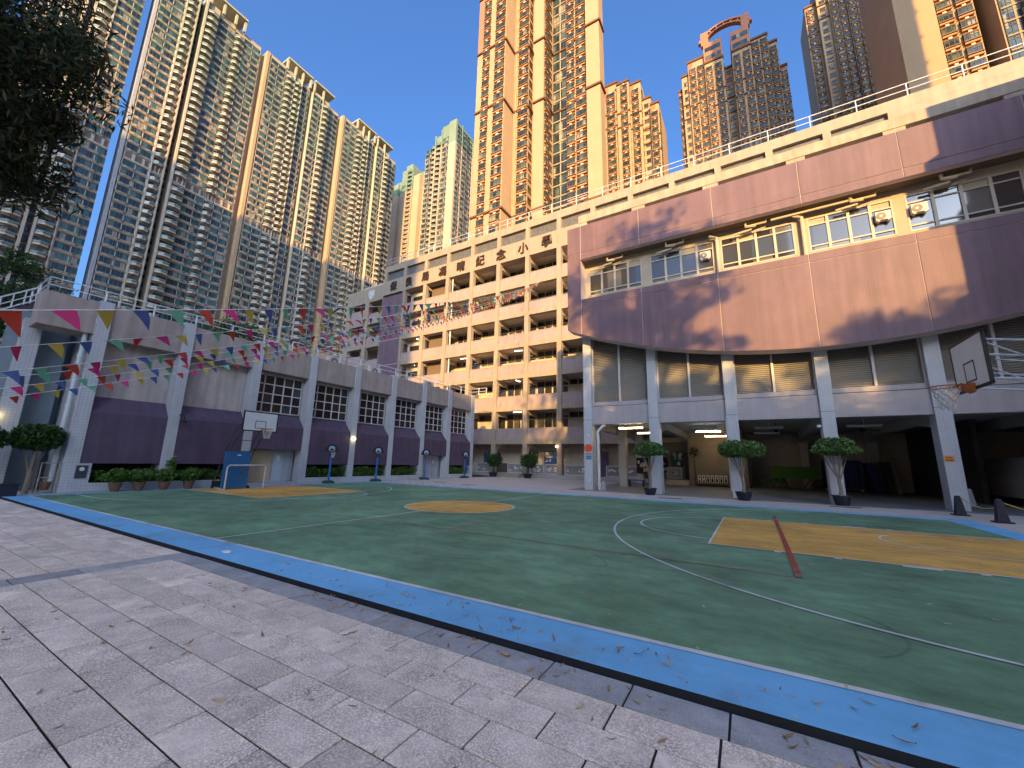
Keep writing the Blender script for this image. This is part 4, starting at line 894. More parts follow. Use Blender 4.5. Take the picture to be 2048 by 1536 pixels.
stepped('stepped_tower','salmon topped stepped tower just right of the tall peach tower',112,[(-34,-29.2,128.5,1,[(1.2,3.8,'bay')]),(-29.2,-25.2,126,0,[(1.4,3.4,'bay')]),(-25.2,-21.6,124.5,.8,[(.8,2.8,'bay')]),(-21.6,-18.9,118,2,[(.5,2.1,'flat')]),(-18.9,-16.4,113.5,.6,[(.4,2.1,'bay')])],82)
arch=MB()
cx,cz,ro,ri=3.25,136.2,7.6,6.4
pts=lambda r,a:(cx+r*1.05*math.cos(a),122.4,cz+r*.85*math.sin(a))
n=26
def ringarc(r0,r1,y,d):
    for i in range(n):
        a0=math.pi*(.1+.8*i/n); a1=math.pi*(.1+.8*(i+1)/n); arch.prism([(pts(r0,a0)[0],y,pts(r0,a0)[2]),(pts(r1,a0)[0],y,pts(r1,a0)[2]),(pts(r1,a1)[0],y,pts(r1,a1)[2]),(pts(r0,a1)[0],y,pts(r0,a1)[2])],(0,d,0))
ringarc(7.6,7.0,121.6,1.4); ringarc(6.1,5.6,121.6,1.4)
for k in range(9):
    a=math.pi*(.12+.76*k/8); arch.prism([(pts(5.7,a-.03)[0],121.7,pts(5.7,a-.03)[2]),(pts(7.4,a-.03)[0],121.7,pts(7.4,a-.03)[2]),(pts(7.4,a+.03)[0],121.7,pts(7.4,a+.03)[2]),(pts(5.7,a+.03)[0],121.7,pts(5.7,a+.03)[2])],(0,1.2,0))
arch.box(-3.6,-1.4,121.5,123,136.6,141.4); arch.box(7.9,10.1,121.5,123,136.6,141.4)
pent=MB(); pent.box(-3.1,2.2,121.4,132,129,136.6); pent.box(4.6,9.7,121.4,132,129,136.6)
pw=MB()
for x0,x1 in ((-2.7,1.8),(5.0,9.3)):
    for z in (130.2,133.3): pw.box(x0,x1,121.32,121.5,z,z+1.6)
stepped('arched_tower','stepped peach tower crowned by a salmon arch on its roof',122,[(-11.6,-10.2,126,3,[(.1,1.2,'bay')]),(-10.2,-8.1,129.5,1.2,[(.5,1.7,'flat')]),(-8.1,-3.1,133,.3,[(.6,2.2,'bay'),(2.9,4.5,'bay')]),(-3.1,2.2,129,-.6,[(.4,2.0,'bay'),(3.0,4.6,'bay')]),(2.2,4.6,128,3.5,[(.3,2.0,'flat')]),(4.6,9.7,129,-.6,[(.4,2.0,'bay'),(3.0,4.6,'bay')]),(9.7,14.2,131.3,.6,[(.4,2.0,'bay'),(2.7,4.2,'bay')]),(14.2,16.5,129,2,[(.4,1.9,'bay')]),(16.5,18.4,120.5,3.6,[(.2,1.7,'bay')])],90,extra=[('roof_arch',arch,m_Cs),('penthouse',pent,m_Cs),('penthouse_window',pw,m_Cg)],limit=290)
stepped('stepped_tower','dark stepped tower in shade left of the tower at the upper right',140,[(27.6,30.6,156,3,[(.5,2.3,'bay')]),(30.6,33.4,164,1.2,[(.5,2.2,'flat')]),(33.4,37.4,170,0,[(.3,1.8,'bay'),(2.3,3.8,'bay')]),(37.4,41.2,170,-.8,[(.3,1.7,'bay'),(2.2,3.6,'bay')]),(41.2,44.6,170,.8,[(.6,2.6,'bay')]),(44.6,49.5,170,2.2,[(.5,2.1,'bay'),(2.8,4.4,'bay')])],100)
stepped('stepped_tower','bright peach tower with wide bay windows at the upper right',90,[(30.6,35.9,140,0,[]),(35.9,41.0,140,1.0,[(.4,2.2,'bay'),(2.9,4.7,'bay')])],62,depth=16)
stepped('stepped_tower','shaded brown tower wall at the top right corner',86,[(42.5,46,140,3,[(.3,3.2,'curtain')]),(46,62,140,0,[])],62,depth=16)
# unseen towers added as occluders; they throw the long evening shade
def offtower(name,label,x0,x1,y0,y1,h):
    T=thing(name,label,'building',((x0+x1)/2,(y0+y1)/2,0)); q=MB(); q.box(x0,x1,y0,y1,0,h); q.box(x0+3,x1-3,y0+2,y1-2,h,h+4); q.build('wall',m_Lw,T)
    b=MB(); z=6
    while z<h-2: b.box(x0-.25,x1+.25,y0-.25,y1+.25,z,z+.5); z+=FH*2
    b.build('floor_bands',m_Lt,T)
offtower('shade_tower','unseen tower added for its shade, left',-66,-53,-176,-142,145)
offtower('shade_tower','unseen tower added for its shade, second from left',-66,-53,-140,-106,138)
offtower('shade_tower','unseen tower added for its shade, third from left',-66,-53,-104,-62,137)
offtower('shade_tower','unseen tower added for its shade, centre',-7,11,-78,-58,84)
offtower('shade_tower','unseen tower added for its shade, right',54,65,14,28,172)
offtower('shade_tower','unseen tower added for its shade, far right',89,114,14,28,180)
# ================================================================ COURT FURNITURE
m_bm=MATS['black_metal']; m_bb=mat('backboard_white',(.66,.70,.70),.35,.05,3); m_rim=mat('rim_orange',(.45,.13,.03),.5,.15,8); m_net=mat('net_cord',(.62,.60,.56),.8,.1); m_steel=mat('galvanised_steel',(.42,.45,.46),.4,.1,metal=.4)
m_bluepad=mat('blue_padding',(.022,.125,.30),.5,.1,2); m_green_d=mat('dark_green_plastic',(.02,.06,.05),.5)
def net(q,cx,cy,z,r,h,n=10,rows=5,rc=.006):
    def P(i,k): 
        rr=r*(1-.5*(k/rows)**.8); a=2*math.pi*(i+(k%2)*.5)/n; return (cx+rr*math.cos(a),cy+rr*math.sin(a),z-h*k/rows)
    for k in range(rows):
        for i in range(n):
            q.tube([P(i,k),P(i,k+1)],rc,3,cap=False); q.tube([P(i,k),P(i-1 if k%2==0 else i+1,k+1)],rc,3,cap=False)
def ring3(q,cx,cy,z,r,rr,n=24): q.tube([(cx+r*math.cos(2*math.pi*i/n),cy+r*math.sin(2*math.pi*i/n),z) for i in range(n)],rr,6,close=True)
def backboard(t,x,y0,y1,z0,z1,face,th=.04):
    """board in a plane of constant x; face=+1 looks to +x"""
    q=MB(); q.box(x-th/2,x+th/2,y0,y1,z0,z1); b=q.build('backboard',m_bb,t)
    xf=x+face*(th/2+.002); q=MB(); e=.045
    a,c=min(xf,xf+face*.004),max(xf,xf+face*.004)
    for (u0,u1,v0,v1) in ((y0-.02,y1+.02,z1-.03,z1+.02),(y0-.02,y1+.02,z0-.02,z0+.03),(y0-.02,y0+.03,z0,z1),(y1-.03,y1+.02,z0,z1)): q.box(x-th/2-.004,x+th/2+.004,u0,u1,v0,v1)
    q.build('rubber_edge',m_bm,b)
    q=MB(); yc=(y0+y1)/2; w=(y1-y0)*.16; h0=z0+(z1-z0)*.14; h1=h0+(z1-z0)*.40; 
    for (u0,u1,v0,v1) in ((yc-w,yc+w,h1-e*.6,h1),(yc-w,yc+w,h0,h0+e*.6),(yc-w,yc-w+e*.6,h0,h1),(yc+w-e*.6,yc+w,h0,h1)): q.box(a,c,u0,u1,v0,v1)
    q.build('target_square',m_bm,b); return b
# --- left hoop with wheeled lattice stand and blue pad
t=thing('basketball_hoop','wheeled basketball stand with white backboard and blue padding in front of the gym','basketball hoop',(-20.9,9.5,0))
backboard(t,-19.55,9.04,10.54,2.63,3.5,1)
q=MB(); ring3(q,-19.18,9.95,2.73,.225,.014); q.prism([(-19.53,9.83,2.66),(-19.53,10.07,2.66),(-19.4,10.05,2.72),(-19.4,9.85,2.72)],(0,0,.05)); r_=q.build('rim',m_rim,t); q=MB(); net(q,-19.18,9.95,2.72,.22,.42); q.build('net',m_net,r_)
q=MB()
for y in (9.15,10.2):
    q.tube([(-19.6,y+.1,3.2),(-20.3,y,2.75),(-20.9,y-.05,1.7),(-21.35,y-.1,.6),(-21.5,y-.1,.12)],.024,6); q.tube([(-19.6,y+.1,2.75),(-20.25,y,2.2),(-20.75,y-.05,1.3),(-20.95,y-.1,.12)],.024,6)
    for (a,b) in (((-20.3,y,2.75),(-20.25,y,2.2)),((-20.9,y-.05,1.7),(-20.6,y-.05,1.6)),((-20.9,y-.05,1.7),(-20.85,y-.05,1.0)),((-21.35,y-.1,.6),(-20.95,y-.1,1.0)),((-21.4,y-.1,.5),(-20.95,y-.1,.12)),((-19.6,y+.1,2.75),(-20.3,y,2.75))): q.tube([a,b],.016,5)
    q.tube([(-21.6,y-.1,.1),(-20.4,y-.1,.1)],.03,6)
for p in ((-20.3,2.75),(-20.25,2.2),(-20.9,1.7),(-20.75,1.3),(-21.35,.6)): q.tube([(p[0],9.1,p[1]),(p[0],10.15,p[1])],.016,5)
q.build('stand_frame',mat('dark_stand_steel',(.05,.055,.065),.45,.1),t)
q=MB(); q.box(-20.38,-20.26,8.88,9.92,.06,1.68); p=q.build('blue_pad',m_bluepad,t); q=MB(); q.box(-20.255,-20.25,9.34,9.5,1.5,1.54); q.build('badge',m_bb,p)
q=MB(); q.box(-21.5,-20.7,9.0,10.0,.1,.34); q.build('counterweight',m_bm,t)
for (x,y) in ((-21.5,9.05),(-21.5,10.1),(-20.5,9.05),(-20.5,10.1)):
    q=MB(); q.tube([(x,y-.03,.06),(x,y+.03,.06)],.06,10); q.build('wheel',m_bm,t)
# --- futsal goal in front of it
t=thing('small_goal','small white tubular goal frame on the left baseline','goal',(-19.95,9.7,0))
q=MB(); q.tube([(-19.95,8.87,0.03),(-19.95,8.87,.98),(-19.95,8.95,1.07),(-19.95,10.42,1.07),(-19.95,10.5,.98),(-19.95,10.5,.03)],.035,8); q.build('front_frame',mat('worn_white_tube',(.55,.50,.49),.5,.15,6),t)
q=MB(); q.tube([(-19.95,8.87,.03),(-20.7,8.87,.03),(-20.7,10.5,.03),(-19.95,10.5,.03)],.028,6); q.build('ground_frame',MATS['worn_white_tube'],t)
q=MB(); q.tube([(-19.95,9.65,1.05),(-20.7,9.4,.04)],.03,6); q.build('stay',mat('violet_tube',(.12,.08,.16),.5),t)
# --- four junior hoops along the gym wall
def junior(y,label):
    t=thing('junior_hoop',label,'basketball hoop',(-21.75,y,0),0,'junior hoops along the gym wall')
    q=MB(); P=[(.06,-.38,1.86)]+[(.06,-.38+.0+.38-.38*math.cos(math.pi*i/14),1.92+.36*math.sin(math.pi*i/14)) for i in range(15)]+[(.06,.38,1.86)]
    q.prism(P,(.035,0,0)); b=q.build('backboard',m_bm,t,local=True)
    q=MB(); q.box(.096,.10,-.17,.17,1.93,2.1); q.box(.096,.1,-.12,.12,2.1,2.18); q.build('board_mark',mat('pale_blue_mark',(.28,.46,.62),.5),b,local=True)
    q=MB(); q.box(.1,.104,-.09,.09,1.94,2.04); q.build('target_square',m_bm,b,local=True)
    q=MB(); ring3(q,.33,0,1.88,.19,.012,18); q.box(.09,.16,-.06,.06,1.84,1.9); r_=q.build('rim',m_rim,t,local=True)
    if y<16:
        q=MB(); net(q,.36,.06,1.8,.12,.3,7,3,.006); q.build('net',m_net,r_,local=True)
    q=MB(); q.box(-.05,.05,-.05,.05,.12,1.62); q.build('post',mat('junior_blue_post',(.01,.13,.38),.45,.06),t,local=True)
    q=MB(); q.box(-.032,.032,-.032,.032,1.62,2.0); q.build('upper_post',m_bm,t,local=True)
    q=MB(); q.prism([(-.35,-.32,.0),(.28,-.32,.0),(.28,.32,.0),(-.35,.32,.0),(-.35,.32,0)],(0,0,.10)); q.prism([(-.3,-.24,.10),(.16,-.24,.10),(.16,.24,.10),(-.3,.24,.10)],(0,0,.06)); q.build('base_tank',m_green_d,t,local=True)
    q=MB(); q.tube([(-.32,-.14,.12),(-.03,0,.62)],.014,5); q.tube([(-.32,.14,.12),(-.03,0,.62)],.014,5); q.build('brace',m_steel,t,local=True)
    for s_ in (-1,1):
        q=MB(); q.tube([(-.36,s_*.2-.03,.06),(-.36,s_*.2+.03,.06)],.06,10); q.build('wheel',m_bm,t,local=True)
    t.rotation_euler=(0,0,math.radians(-28))
junior(15.15,'junior hoop on blue post nearest the camera, torn net, by the gym wall'); junior(18.65,'second junior hoop on blue post, right of the lit wall lamp'); junior(23.3,'third junior hoop on blue post, beside the small beige door'); junior(28.3,'farthest junior hoop on blue post, at the end of the gym wall')
# --- right hoop hung from long arms
t=thing('basketball_hoop','white basketball backboard with orange rim and net at the right edge','basketball hoop',(6.2,11.2,0))
backboard(t,3.86,10.52,11.9,3.1,4.1,-1)
q=MB(); ring3(q,3.46,11.25,3.17,.235,.014); q.prism([(3.84,11.1,3.02),(3.84,11.4,3.02),(3.7,11.36,3.17),(3.66,11.14,3.17)],(0,0,.05)); q.prism([(3.84,11.1,3.02),(3.84,11.1,3.2),(3.62,11.12,3.19),(3.64,11.12,3.15)],(0,.28,0)); r_=q.build('rim',m_rim,t)
q=MB(); net(q,3.46,11.25,3.16,.225,.46,10,6,.0075); q.tube([(3.5,11.12,2.72),(3.52,11.12,2.66),(3.55,11.11,2.62)],.008,4); q.build('net',m_net,r_)
q=MB()
for y in (10.65,11.75):
    q.tube([(3.9,y,3.95),(5.2,y,3.72),(6.9,y,2.2),(7.2,y,.1)],.022,7); q.tube([(3.9,y,3.2),(5.1,y,3.05),(6.3,y,1.9),(6.5,y,.1)],.022,7); q.tube([(3.9,y,3.9),(5.1,y,3.05)],.016,6); q.tube([(5.2,y,3.72),(5.1,y,3.05)],.014,6); q.tube([(4.0,y,3.55),(5.15,y,3.3)],.014,6)
q.tube([(5.15,10.65,3.7),(5.15,11.75,3.7)],.018,6); q.tube([(5.1,10.65,3.05),(5.1,11.75,3.05)],.018,6); q.build('support_arms',m_steel,t)
q=MB(); q.box(6.2,7.5,10.4,12.0,0,.35); q.build('base',m_bluepad,t)
# --- traffic posts with chain
m_cone=mat('dark_rubber_post',(.030,.030,.042),.7,.1,6); m_chain=mat('yellow_chain',(.55,.42,.12),.5,.1)
def post(x,y,label,h=.62,m=m_cone):
    t=thing('chain_post',label,'bollard',(x,y,0),0,'bollards at the right of the court')
    q=MB(); q.box(x-.19,x+.19,y-.19,y+.19,0,.04); q.build('foot',m,t)
    q=MB(); r=[(.125,.045),(.066,h-.06),(.058,h-.015),(.04,h)]
    for i in range(3):
        (a,z0),(b,z1)=r[i],r[i+1]; q.add([(x-a,y-a,z0),(x+a,y-a,z0),(x+a,y+a,z0),(x-a,y+a,z0),(x-b,y-b,z1),(x+b,y-b,z1),(x+b,y+b,z1),(x-b,y+b,z1)],[(0,1,5,4),(1,2,6,5),(2,3,7,6),(3,0,4,7)]+([(4,5,6,7)] if i==2 else []))
    q.build('body',m,t); return t
post(6.0,20.2,'dark tapered chain post standing further back, in front of the last column',.66); post(6.3,18.3,'dark tapered chain post nearest the camera at the right',.70)
post(8.0,25.6,'pale grey tapered post in the undercroft behind the chain posts',.75,mat('pale_post',(.32,.34,.36),.7))
post(-7.35,22.45,'small pale tapered post at the foot of the downpipe',.5,MATS['pale_post'])
def chain(a,b,sag,label):
    q=MB(); n=16; pts=[Vector(a).lerp(Vector(b),i/n)-Vector((0,0,sag*4*(i/n)*(1-i/n))) for i in range(n+1)]; q.tube(pts,.016,5); tag(q.build('plastic_chain',m_chain),label,'chain')
chain((6.05,20.1,.60),(6.2,18.4,.42),.14,'yellow chain hanging between the two dark posts'); chain((6.4,18.3,.58),(8.2,17.0,.5),.24,'yellow chain leading off to the right from the nearest post')
# ================================================================ PLANTS
m_leafD=leafmat('clipped_leaf',(.018,.045,.010),(.05,.11,.022)); m_leafO=leafmat('hedge_leaf',(.035,.085,.012),(.12,.20,.035)); m_leafP=leafmat('potted_leaf',(.04,.10,.015),(.12,.22,.04)); m_leafT=leafmat('topiary_leaf',(.035,.09,.016),(.17,.28,.08)); m_leafK=leafmat('dark_tree_leaf',(.010,.018,.005),(.032,.05,.012),.10)
m_bark=mat('pale_bark',(.23,.185,.145),.9,.2,10,bump=.4); m_barkd=mat('dark_bark',(.06,.045,.035),.9,.2,8)
m_pot=mat('brown_clay_pot',(.16,.085,.05),.7,.12,5); m_pots=mat('navy_plastic_pot',(.016,.018,.032),.45,.08)
def shell_points(n,fn,rng):
    """points in the outer shell of an ellipsoid-like volume; fn(dir)->radius vec"""
    d=rng.normal(size=(n,3)); d/=np.linalg.norm(d,axis=1)[:,None]; return d
def crown_ell(mb,c,r,n,size,seed,inner=.55,lump=.12,flat_bottom=None,aspect=2.0,droop=0):
    rng=np.random.default_rng(seed); d=rng.normal(size=(n,3)); d/=np.linalg.norm(d,axis=1)[:,None]
    L=1+lump*(np.sin(d[:,0]*5.1+seed)+np.sin(d[:,1]*6.3+2*seed)+np.sin(d[:,2]*4.7+3*seed))/1.5
    rad=(inner+(1-inner)*rng.uniform(0,1,n)**.5)*L
    p=d*rad[:,None]*np.array(r)
    if flat_bottom is not None: p[:,2]=np.where(p[:,2]<0,p[:,2]*abs(flat_bottom),p[:,2])
    leaf_cloud(mb,p+np.array(c),size,rng,aspect,droop)
def topiary(x,y,zc,rx,rz,pot_r,pot_h,h0,label,seed,n=2600):
    t=thing('topiary_tree',label,'potted tree',(x,y,0),0,'mushroom clipped trees in navy pots')
    q=MB(); q.lathe([(pot_r*.72,0),(pot_r*.95,pot_h*.55),(pot_r*.98,pot_h*.86),(pot_r*1.12,pot_h*.87),(pot_r*1.12,pot_h),(pot_r*.95,pot_h),(pot_r*.9,pot_h*.9)],(x,y,0),22); q.build('pot',m_pots,t,smooth=False)
    q=MB(); q.lathe([(pot_r*.94,pot_h*.86),(pot_r*.2,pot_h*.92)],(x,y,0),16); q.build('soil',m_soil,t)
    r=random.Random(seed); q=MB(); base=Vector((x,y,pot_h*.85))
    q.tube([base,base+Vector((.03,.01,.3)),base+Vector((-.01,.02,.72))],[.085,.065,.07],9)
    fork=base+Vector((-.01,.02,.66))
    for k in range(9):
        a=k*2*math.pi/9+r.uniform(-.3,.3); e=Vector((x+math.cos(a)*rx*r.uniform(.2,.75),y+math.sin(a)*rx*r.uniform(.2,.75),zc+r.uniform(-.1,.15)))
        m1=fork.lerp(e,.4)+Vector((r.uniform(-.05,.05),r.uniform(-.05,.05),r.uniform(.0,.1))); st=base+Vector((0,0,r.uniform(.48,.68)))
        q.tube([st,m1,e],[.032,.022,.010],6)
    q.build('trunk',m_bark,t)
    q=MB(); crown_ell(q,(x,y,zc),(rx*.95,rx*.95,rz*1.22),n,.062,seed,.6,.12,-.5,1.6); crown_ell(q,(x,y,zc-.02),(rx*.8,rx*.8,rz*.8),n//3,.06,seed+9,.2,.08,-.5,1.6); q.build('crown',m_leafT,t)
topiary(-4.56,21.25,2.16,.86,.40,.30,.34,0,'mushroom shaped potted tree in front of the second hall column',3)
topiary(-.47,21.25,2.18,.98,.42,.32,.38,0,'mushroom shaped potted tree in front of the third hall column',4,3000)
topiary(3.05,21.75,2.28,.84,.42,.31,.40,0,'mushroom shaped potted tree in front of the fourth hall column',5)
def balltree(x,y,label,seed):
    t=thing('ball_tree',label,'potted tree',(x,y,0),0,'ball clipped trees by the steps'); q=MB(); q.lathe([(.30,0),(.42,.34),(.47,.35),(.47,.42),(.38,.42)],(x,y,0),18); q.build('pot',m_pots,t)
    q=MB(); q.tube([(x,y,.3),(x+.06,y,.7),(x+.1,y,1.2)],[.05,.04,.04],7); 
    for k in range(6): a=k*1.05; q.tube([(x+.07,y,.85),(x+.1+.4*math.cos(a),y+.4*math.sin(a),1.45)],[.022,.01],5)
    q.build('trunk',m_barkd,t)
    q=MB(); crown_ell(q,(x+.1,y,1.6),(.78,.78,.66),1900,.07,seed,.4,.09,None,1.8); q.build('crown',m_leafD,t)
balltree(-22.0,33.2,'ball shaped potted tree left of the entrance steps',11); balltree(-18.15,33.2,'ball shaped potted tree right of the entrance steps',12)
# hedges in the planters
def hedge(y0,y1,label,seed,h=.62,x=GX-.45,dx=.38,z0=.33,n=2600):
    rng=np.random.default_rng(seed); t=thing('hedge',label,'hedge',(x,(y0+y1)/2,z0)); P=np.column_stack([rng.uniform(-dx,dx,n),rng.uniform(y0,y1,n),rng.uniform(0,1,n)**.6])
    top=h*(.85+.13*np.sin(P[:,1]*3.1+seed)+.08*np.sin(P[:,1]*8.3)); P[:,2]=z0+P[:,2]*top; P[:,0]+=x
    q=MB(); leaf_cloud(q,P,.065,rng,1.8); q.build('foliage',m_leafO,t)
    q=MB()
    for k in range(int((y1-y0)*4)): yy=y0+.1+k*.25; q.tube([(x,yy,z0-.02),(x+random.uniform(-.2,.2),yy+random.uniform(-.1,.1),z0+h*.7)],.012,4)
    q.build('stems',m_barkd,t)
hedge(14.1,16.7,'low hedge in the planter right of the door bay',1); hedge(17.3,19.9,'low hedge in the planter right of the lit wall lamp',2,.66); hedge(20.5,23.1,'low hedge in the planter left of the small beige door',3,.6); hedge(26.9,29.6,'low hedge in the last planter of the gym wall',4,.6)
hedge(5.3,7.2,'dark hedge in the first planter behind the clay pots',5,.5); hedge(7.75,10.3,'hedge in the second planter behind the wheeled hoop stand',6,.58)
# clay pots with bushy plants
def claypot(y,label,seed,s=1.0,flower=False,x=-21.72):
    t=thing('potted_shrub',label,'potted plant',(x,y,0),0,'clay pots along the first planters'); q=MB(); q.lathe([(.12*s,0),(.19*s,.20*s),(.20*s,.29*s),(.225*s,.30*s),(.225*s,.345*s),(.19*s,.345*s),(.18*s,.31*s)],(x,y,0),18); q.build('pot',m_pot,t)
    q=MB(); r=random.Random(seed)
    for k in range(9): a=k*.7; q.tube([(x,y,.3),(x+.12*math.cos(a),y+.12*math.sin(a),.5),(x+.26*math.cos(a)*r.uniform(.5,1),y+.26*math.sin(a)*r.uniform(.5,1),.62+r.uniform(-.1,.2))],[.012,.009,.005],5)
    q.build('stems',m_barkd,t)
    q=MB(); crown_ell(q,(x,y,.60*s+.02),(.36*s,.42*s,.27*s),420,.075,seed,.2,.15,None,1.6); q.build('foliage',m_leafP,t)
    if flower:
        q=MB(); q.tube([(x,y,.4),(x+.05,y+.1,1.0),(x+.05,y+.15,1.38)],.01,5); q.build('tall_stem',m_leafP,t); q=MB(); crown_ell(q,(x+.05,y+.12,1.05),(.16,.2,.3),120,.07,seed+1,.2,.1,None,1.7); q.build('upper_leaves',m_leafP,t)
        q=MB(); 
        for k in range(5): a=k*1.256; q.prism([(x+.05,y+.15,1.4),(x+.05+.07*math.cos(a-.3),y+.15+.07*math.sin(a-.3),1.42),(x+.05+.1*math.cos(a),y+.15+.1*math.sin(a),1.41),(x+.05+.07*math.cos(a+.3),y+.15+.07*math.sin(a+.3),1.42)],(0,0,.01))
        q.build('flower',mat('yellow_petal',(.75,.55,.06),.6),t)
claypot(5.78,'clay pot with leafy shrub nearest the meter hatch',1); claypot(6.5,'second clay pot with leafy shrub in front of the first planter',2); claypot(7.33,'clay pot with a tall yellow flower in front of the second pilaster',3,flower=True); claypot(8.2,'clay pot with spreading leaves left of the wheeled hoop stand',4)
# clipped bushes, wire stand and boxes at the left edge
def mushroom_bush(x,y,zc,rx,rz,label,seed):
    t=thing('clipped_bush',label,'bush',(x,y,0)); q=MB(); crown_ell(q,(x,y,zc),(rx,rx,rz),2600,.07,seed,.5,.07,-.75,1.8); q.build('crown',m_leafD,t)
    q=MB(); r=random.Random(seed); q.tube([(x,y,0),(x+.03,y,.6),(x,y+.02,zc-.2)],[.09,.07,.05],7)
    for k in range(6): a=k*1.05; q.tube([(x,y,.55),(x+rx*.5*math.cos(a),y+rx*.5*math.sin(a),zc-.1)],[.03,.012],5)
    q.build('trunk',m_bark,t)
mushroom_bush(-22.5,3.62,1.95,.72,.55,'clipped round bush left of the first grey pilaster',31); mushroom_bush(-22.2,2.2,1.85,.7,.62,'clipped round bush cut by the left edge of the picture',32)
t=thing('wire_stand','small metal frame stand beside the first grey pilaster','rack',(-22.5,4.05,0)); q=MB()
fy0,fy1=3.83,4.28
for (x,y) in ((-22.3,fy0),(-22.3,fy1),(-22.7,fy0),(-22.7,fy1)): q.tube([(x,y,0),(x,y,1.08)],.02,5)
for z in (.08,.55,1.08):
    q.tube([(-22.3,fy0,z),(-22.3,fy1,z),(-22.7,fy1,z),(-22.7,fy0,z)],.016,5,close=True)
q.build('frame',mat('rusty_frame',(.32,.28,.25),.6,.2,8),t); q=MB(); q.lathe([(.1,.1),(.15,.32),(.16,.4),(.1,.4)],(-22.5,4.06,0),12); q.build('clay_jar',m_pot,t)
for k,(y,nm) in enumerate(((3.0,'right'),(2.2,'left'))):
    t=thing('planter_tub','dark square tub under the clipped bushes, %s one'%nm,'planter',(-21.6,y,0)); q=MB(); q.prism([(-21.9,y-.28,0),(-21.4,y-.28,0),(-21.4,y+.28,0),(-21.9,y+.28,0)],(0,0,.36)); q.box(-21.93,-21.37,y-.31,y+.31,.36,.40); q.build('tub',m_pots,t); q=MB(); q.box(-21.88,-21.42,y-.26,y+.26,.39,.405); q.build('soil',m_soil,t)
# ================================================================ UNDERCROFT CONTENTS
t=thing('blue_bench','blue bench by the inner column of the undercroft','bench',(-6.9,28.1,0)); q=MB(); q.box(-7.5,-6.3,27.9,28.3,.4,.46); q.build('seat',mat('bench_blue',(.03,.06,.25),.5),t)
for x in (-7.35,-6.45): q=MB(); q.box(x-.03,x+.03,27.95,28.0,0,.4); q.box(x-.03,x+.03,28.2,28.25,0,.4); q.build('leg',m_bm,t)
t=thing('display_rack','low rack with framed pictures against the cream inner wall','rack',(-2.7,33.2,0)); q=MB(); q.box(-3.75,-1.6,32.9,33.4,.18,.24); q.box(-3.75,-1.6,33.35,33.42,.24,.85); 
for x in (-3.7,-2.7,-1.65): q.box(x-.03,x+.03,32.95,33.35,0,.18)
q.build('frame',mat('brown_wood',(.18,.10,.06),.6,.15,6),t)
for k in range(7):
    q=MB(); x=-3.65+k*.29; q.box(x,x+.22,33.3,33.35,.26,.82); q.build('picture',MATS['paper_white'],t); q=MB(); q.box(x+.05,x+.17,33.29,33.3,.3,.55 if k>1 else .42); q.box(x+.07,x+.15,33.29,33.3,.58,.72); q.build('figure_print',m_dark,t)
t=thing('white_cabinet','low white cabinet right of the display rack','cabinet',(-1.3,33.2,0)); q=MB(); q.box(-1.55,-1.0,32.95,33.4,.05,.72); q.build('body',mat('pale_cabinet',(.38,.42,.46),.6),t); q=MB(); q.box(-1.53,-1.29,32.93,32.95,.1,.68); q.box(-1.26,-1.02,32.93,32.95,.1,.68); q.build('doors',mat('pale_cabinet2',(.45,.48,.5),.6),t)
t=thing('wall_fan','round black pedestal fan in front of the cream inner wall','fan',(-3.8,33.1,0)); q=MB(); q.tube([(-3.8,33.2,0),(-3.8,33.2,2.4)],.03,6); q.build('pole',m_bm,t); q=MB()
for r_ in (.15,.27,.38): q.tube([(-3.8+r_*math.cos(2*math.pi*i/18),33.0,2.5+r_*math.sin(2*math.pi*i/18)) for i in range(18)],.012,4,close=True)
for i in range(16): a=i*math.pi/8; q.tube([(-3.8,32.98,2.5),(-3.8+.38*math.cos(a),33.0,2.5+.38*math.sin(a))],.008,3)
q.build('cage',m_bm,t); q=MB()
for k in range(4):
    a=k*math.pi/2; q.prism([(-3.8,33.05,2.5),(-3.8+.33*math.cos(a),33.05,2.5+.33*math.sin(a)),(-3.8+.33*math.cos(a+.9),33.05,2.5+.33*math.sin(a+.9))],(0,.015,0))
q.build('blades',m_bm,t)
def pp_table(x,y,label,m):
    t=thing('folding_table',label,'table',(x,y,0)); q=MB(); q.box(x-1.4,x+1.4,y-.04,y+.04,1.48,1.56); q.build('table_edge',m,t); q=MB(); q.prism([(x-1.4,y-.5,.75),(x+1.4,y-.5,.75),(x+1.4,y-.46,.75),(x-1.4,y-.46,.75)],(0,.45,.78)); q.build('table_top',m,t)
    for s_ in (-1,1): q=MB(); q.tube([(x+s_*1.2,y-.4,.8),(x+s_*.6,y-.5,.06)],.03,5); q.tube([(x+s_*1.2,y-.1,1.4),(x+s_*.4,y+.3,.06)],.03,5); q.build('leg',m_bm,t)
    q=MB(); q.box(x-.7,x+.7,y-.55,y+.35,.04,.08); q.build('foot',m,t)
m_gt=mat('table_green',(.06,.15,.025),.5,.08); pp_table(2.5,34.6,'green folding games table deep in the third undercroft bay',m_gt)
t=thing('stacked_chairs','row of small green chairs at the back of the third undercroft bay','chairs',(1.0,35.5,0))
for k in range(4):
    x=.35+k*.42; q=MB(); q.box(x,x+.34,35.2,35.55,.36,.40); q.build('seat',m_gt,t); q=MB(); q.box(x,x+.34,35.55,35.6,.4,.75); q.build('backrest',m_gt,t)
    for (a,b) in ((0,35.2),(.31,35.2),(0,35.55),(.31,35.55)): q=MB(); q.box(x+a,x+a+.03,b,b+.03,0,.36); q.build('leg',m_gt,t)
t=thing('mat_trolley','blue covered gym mat trolley behind the fourth column','trolley',(5.2,35.6,0)); q=MB()
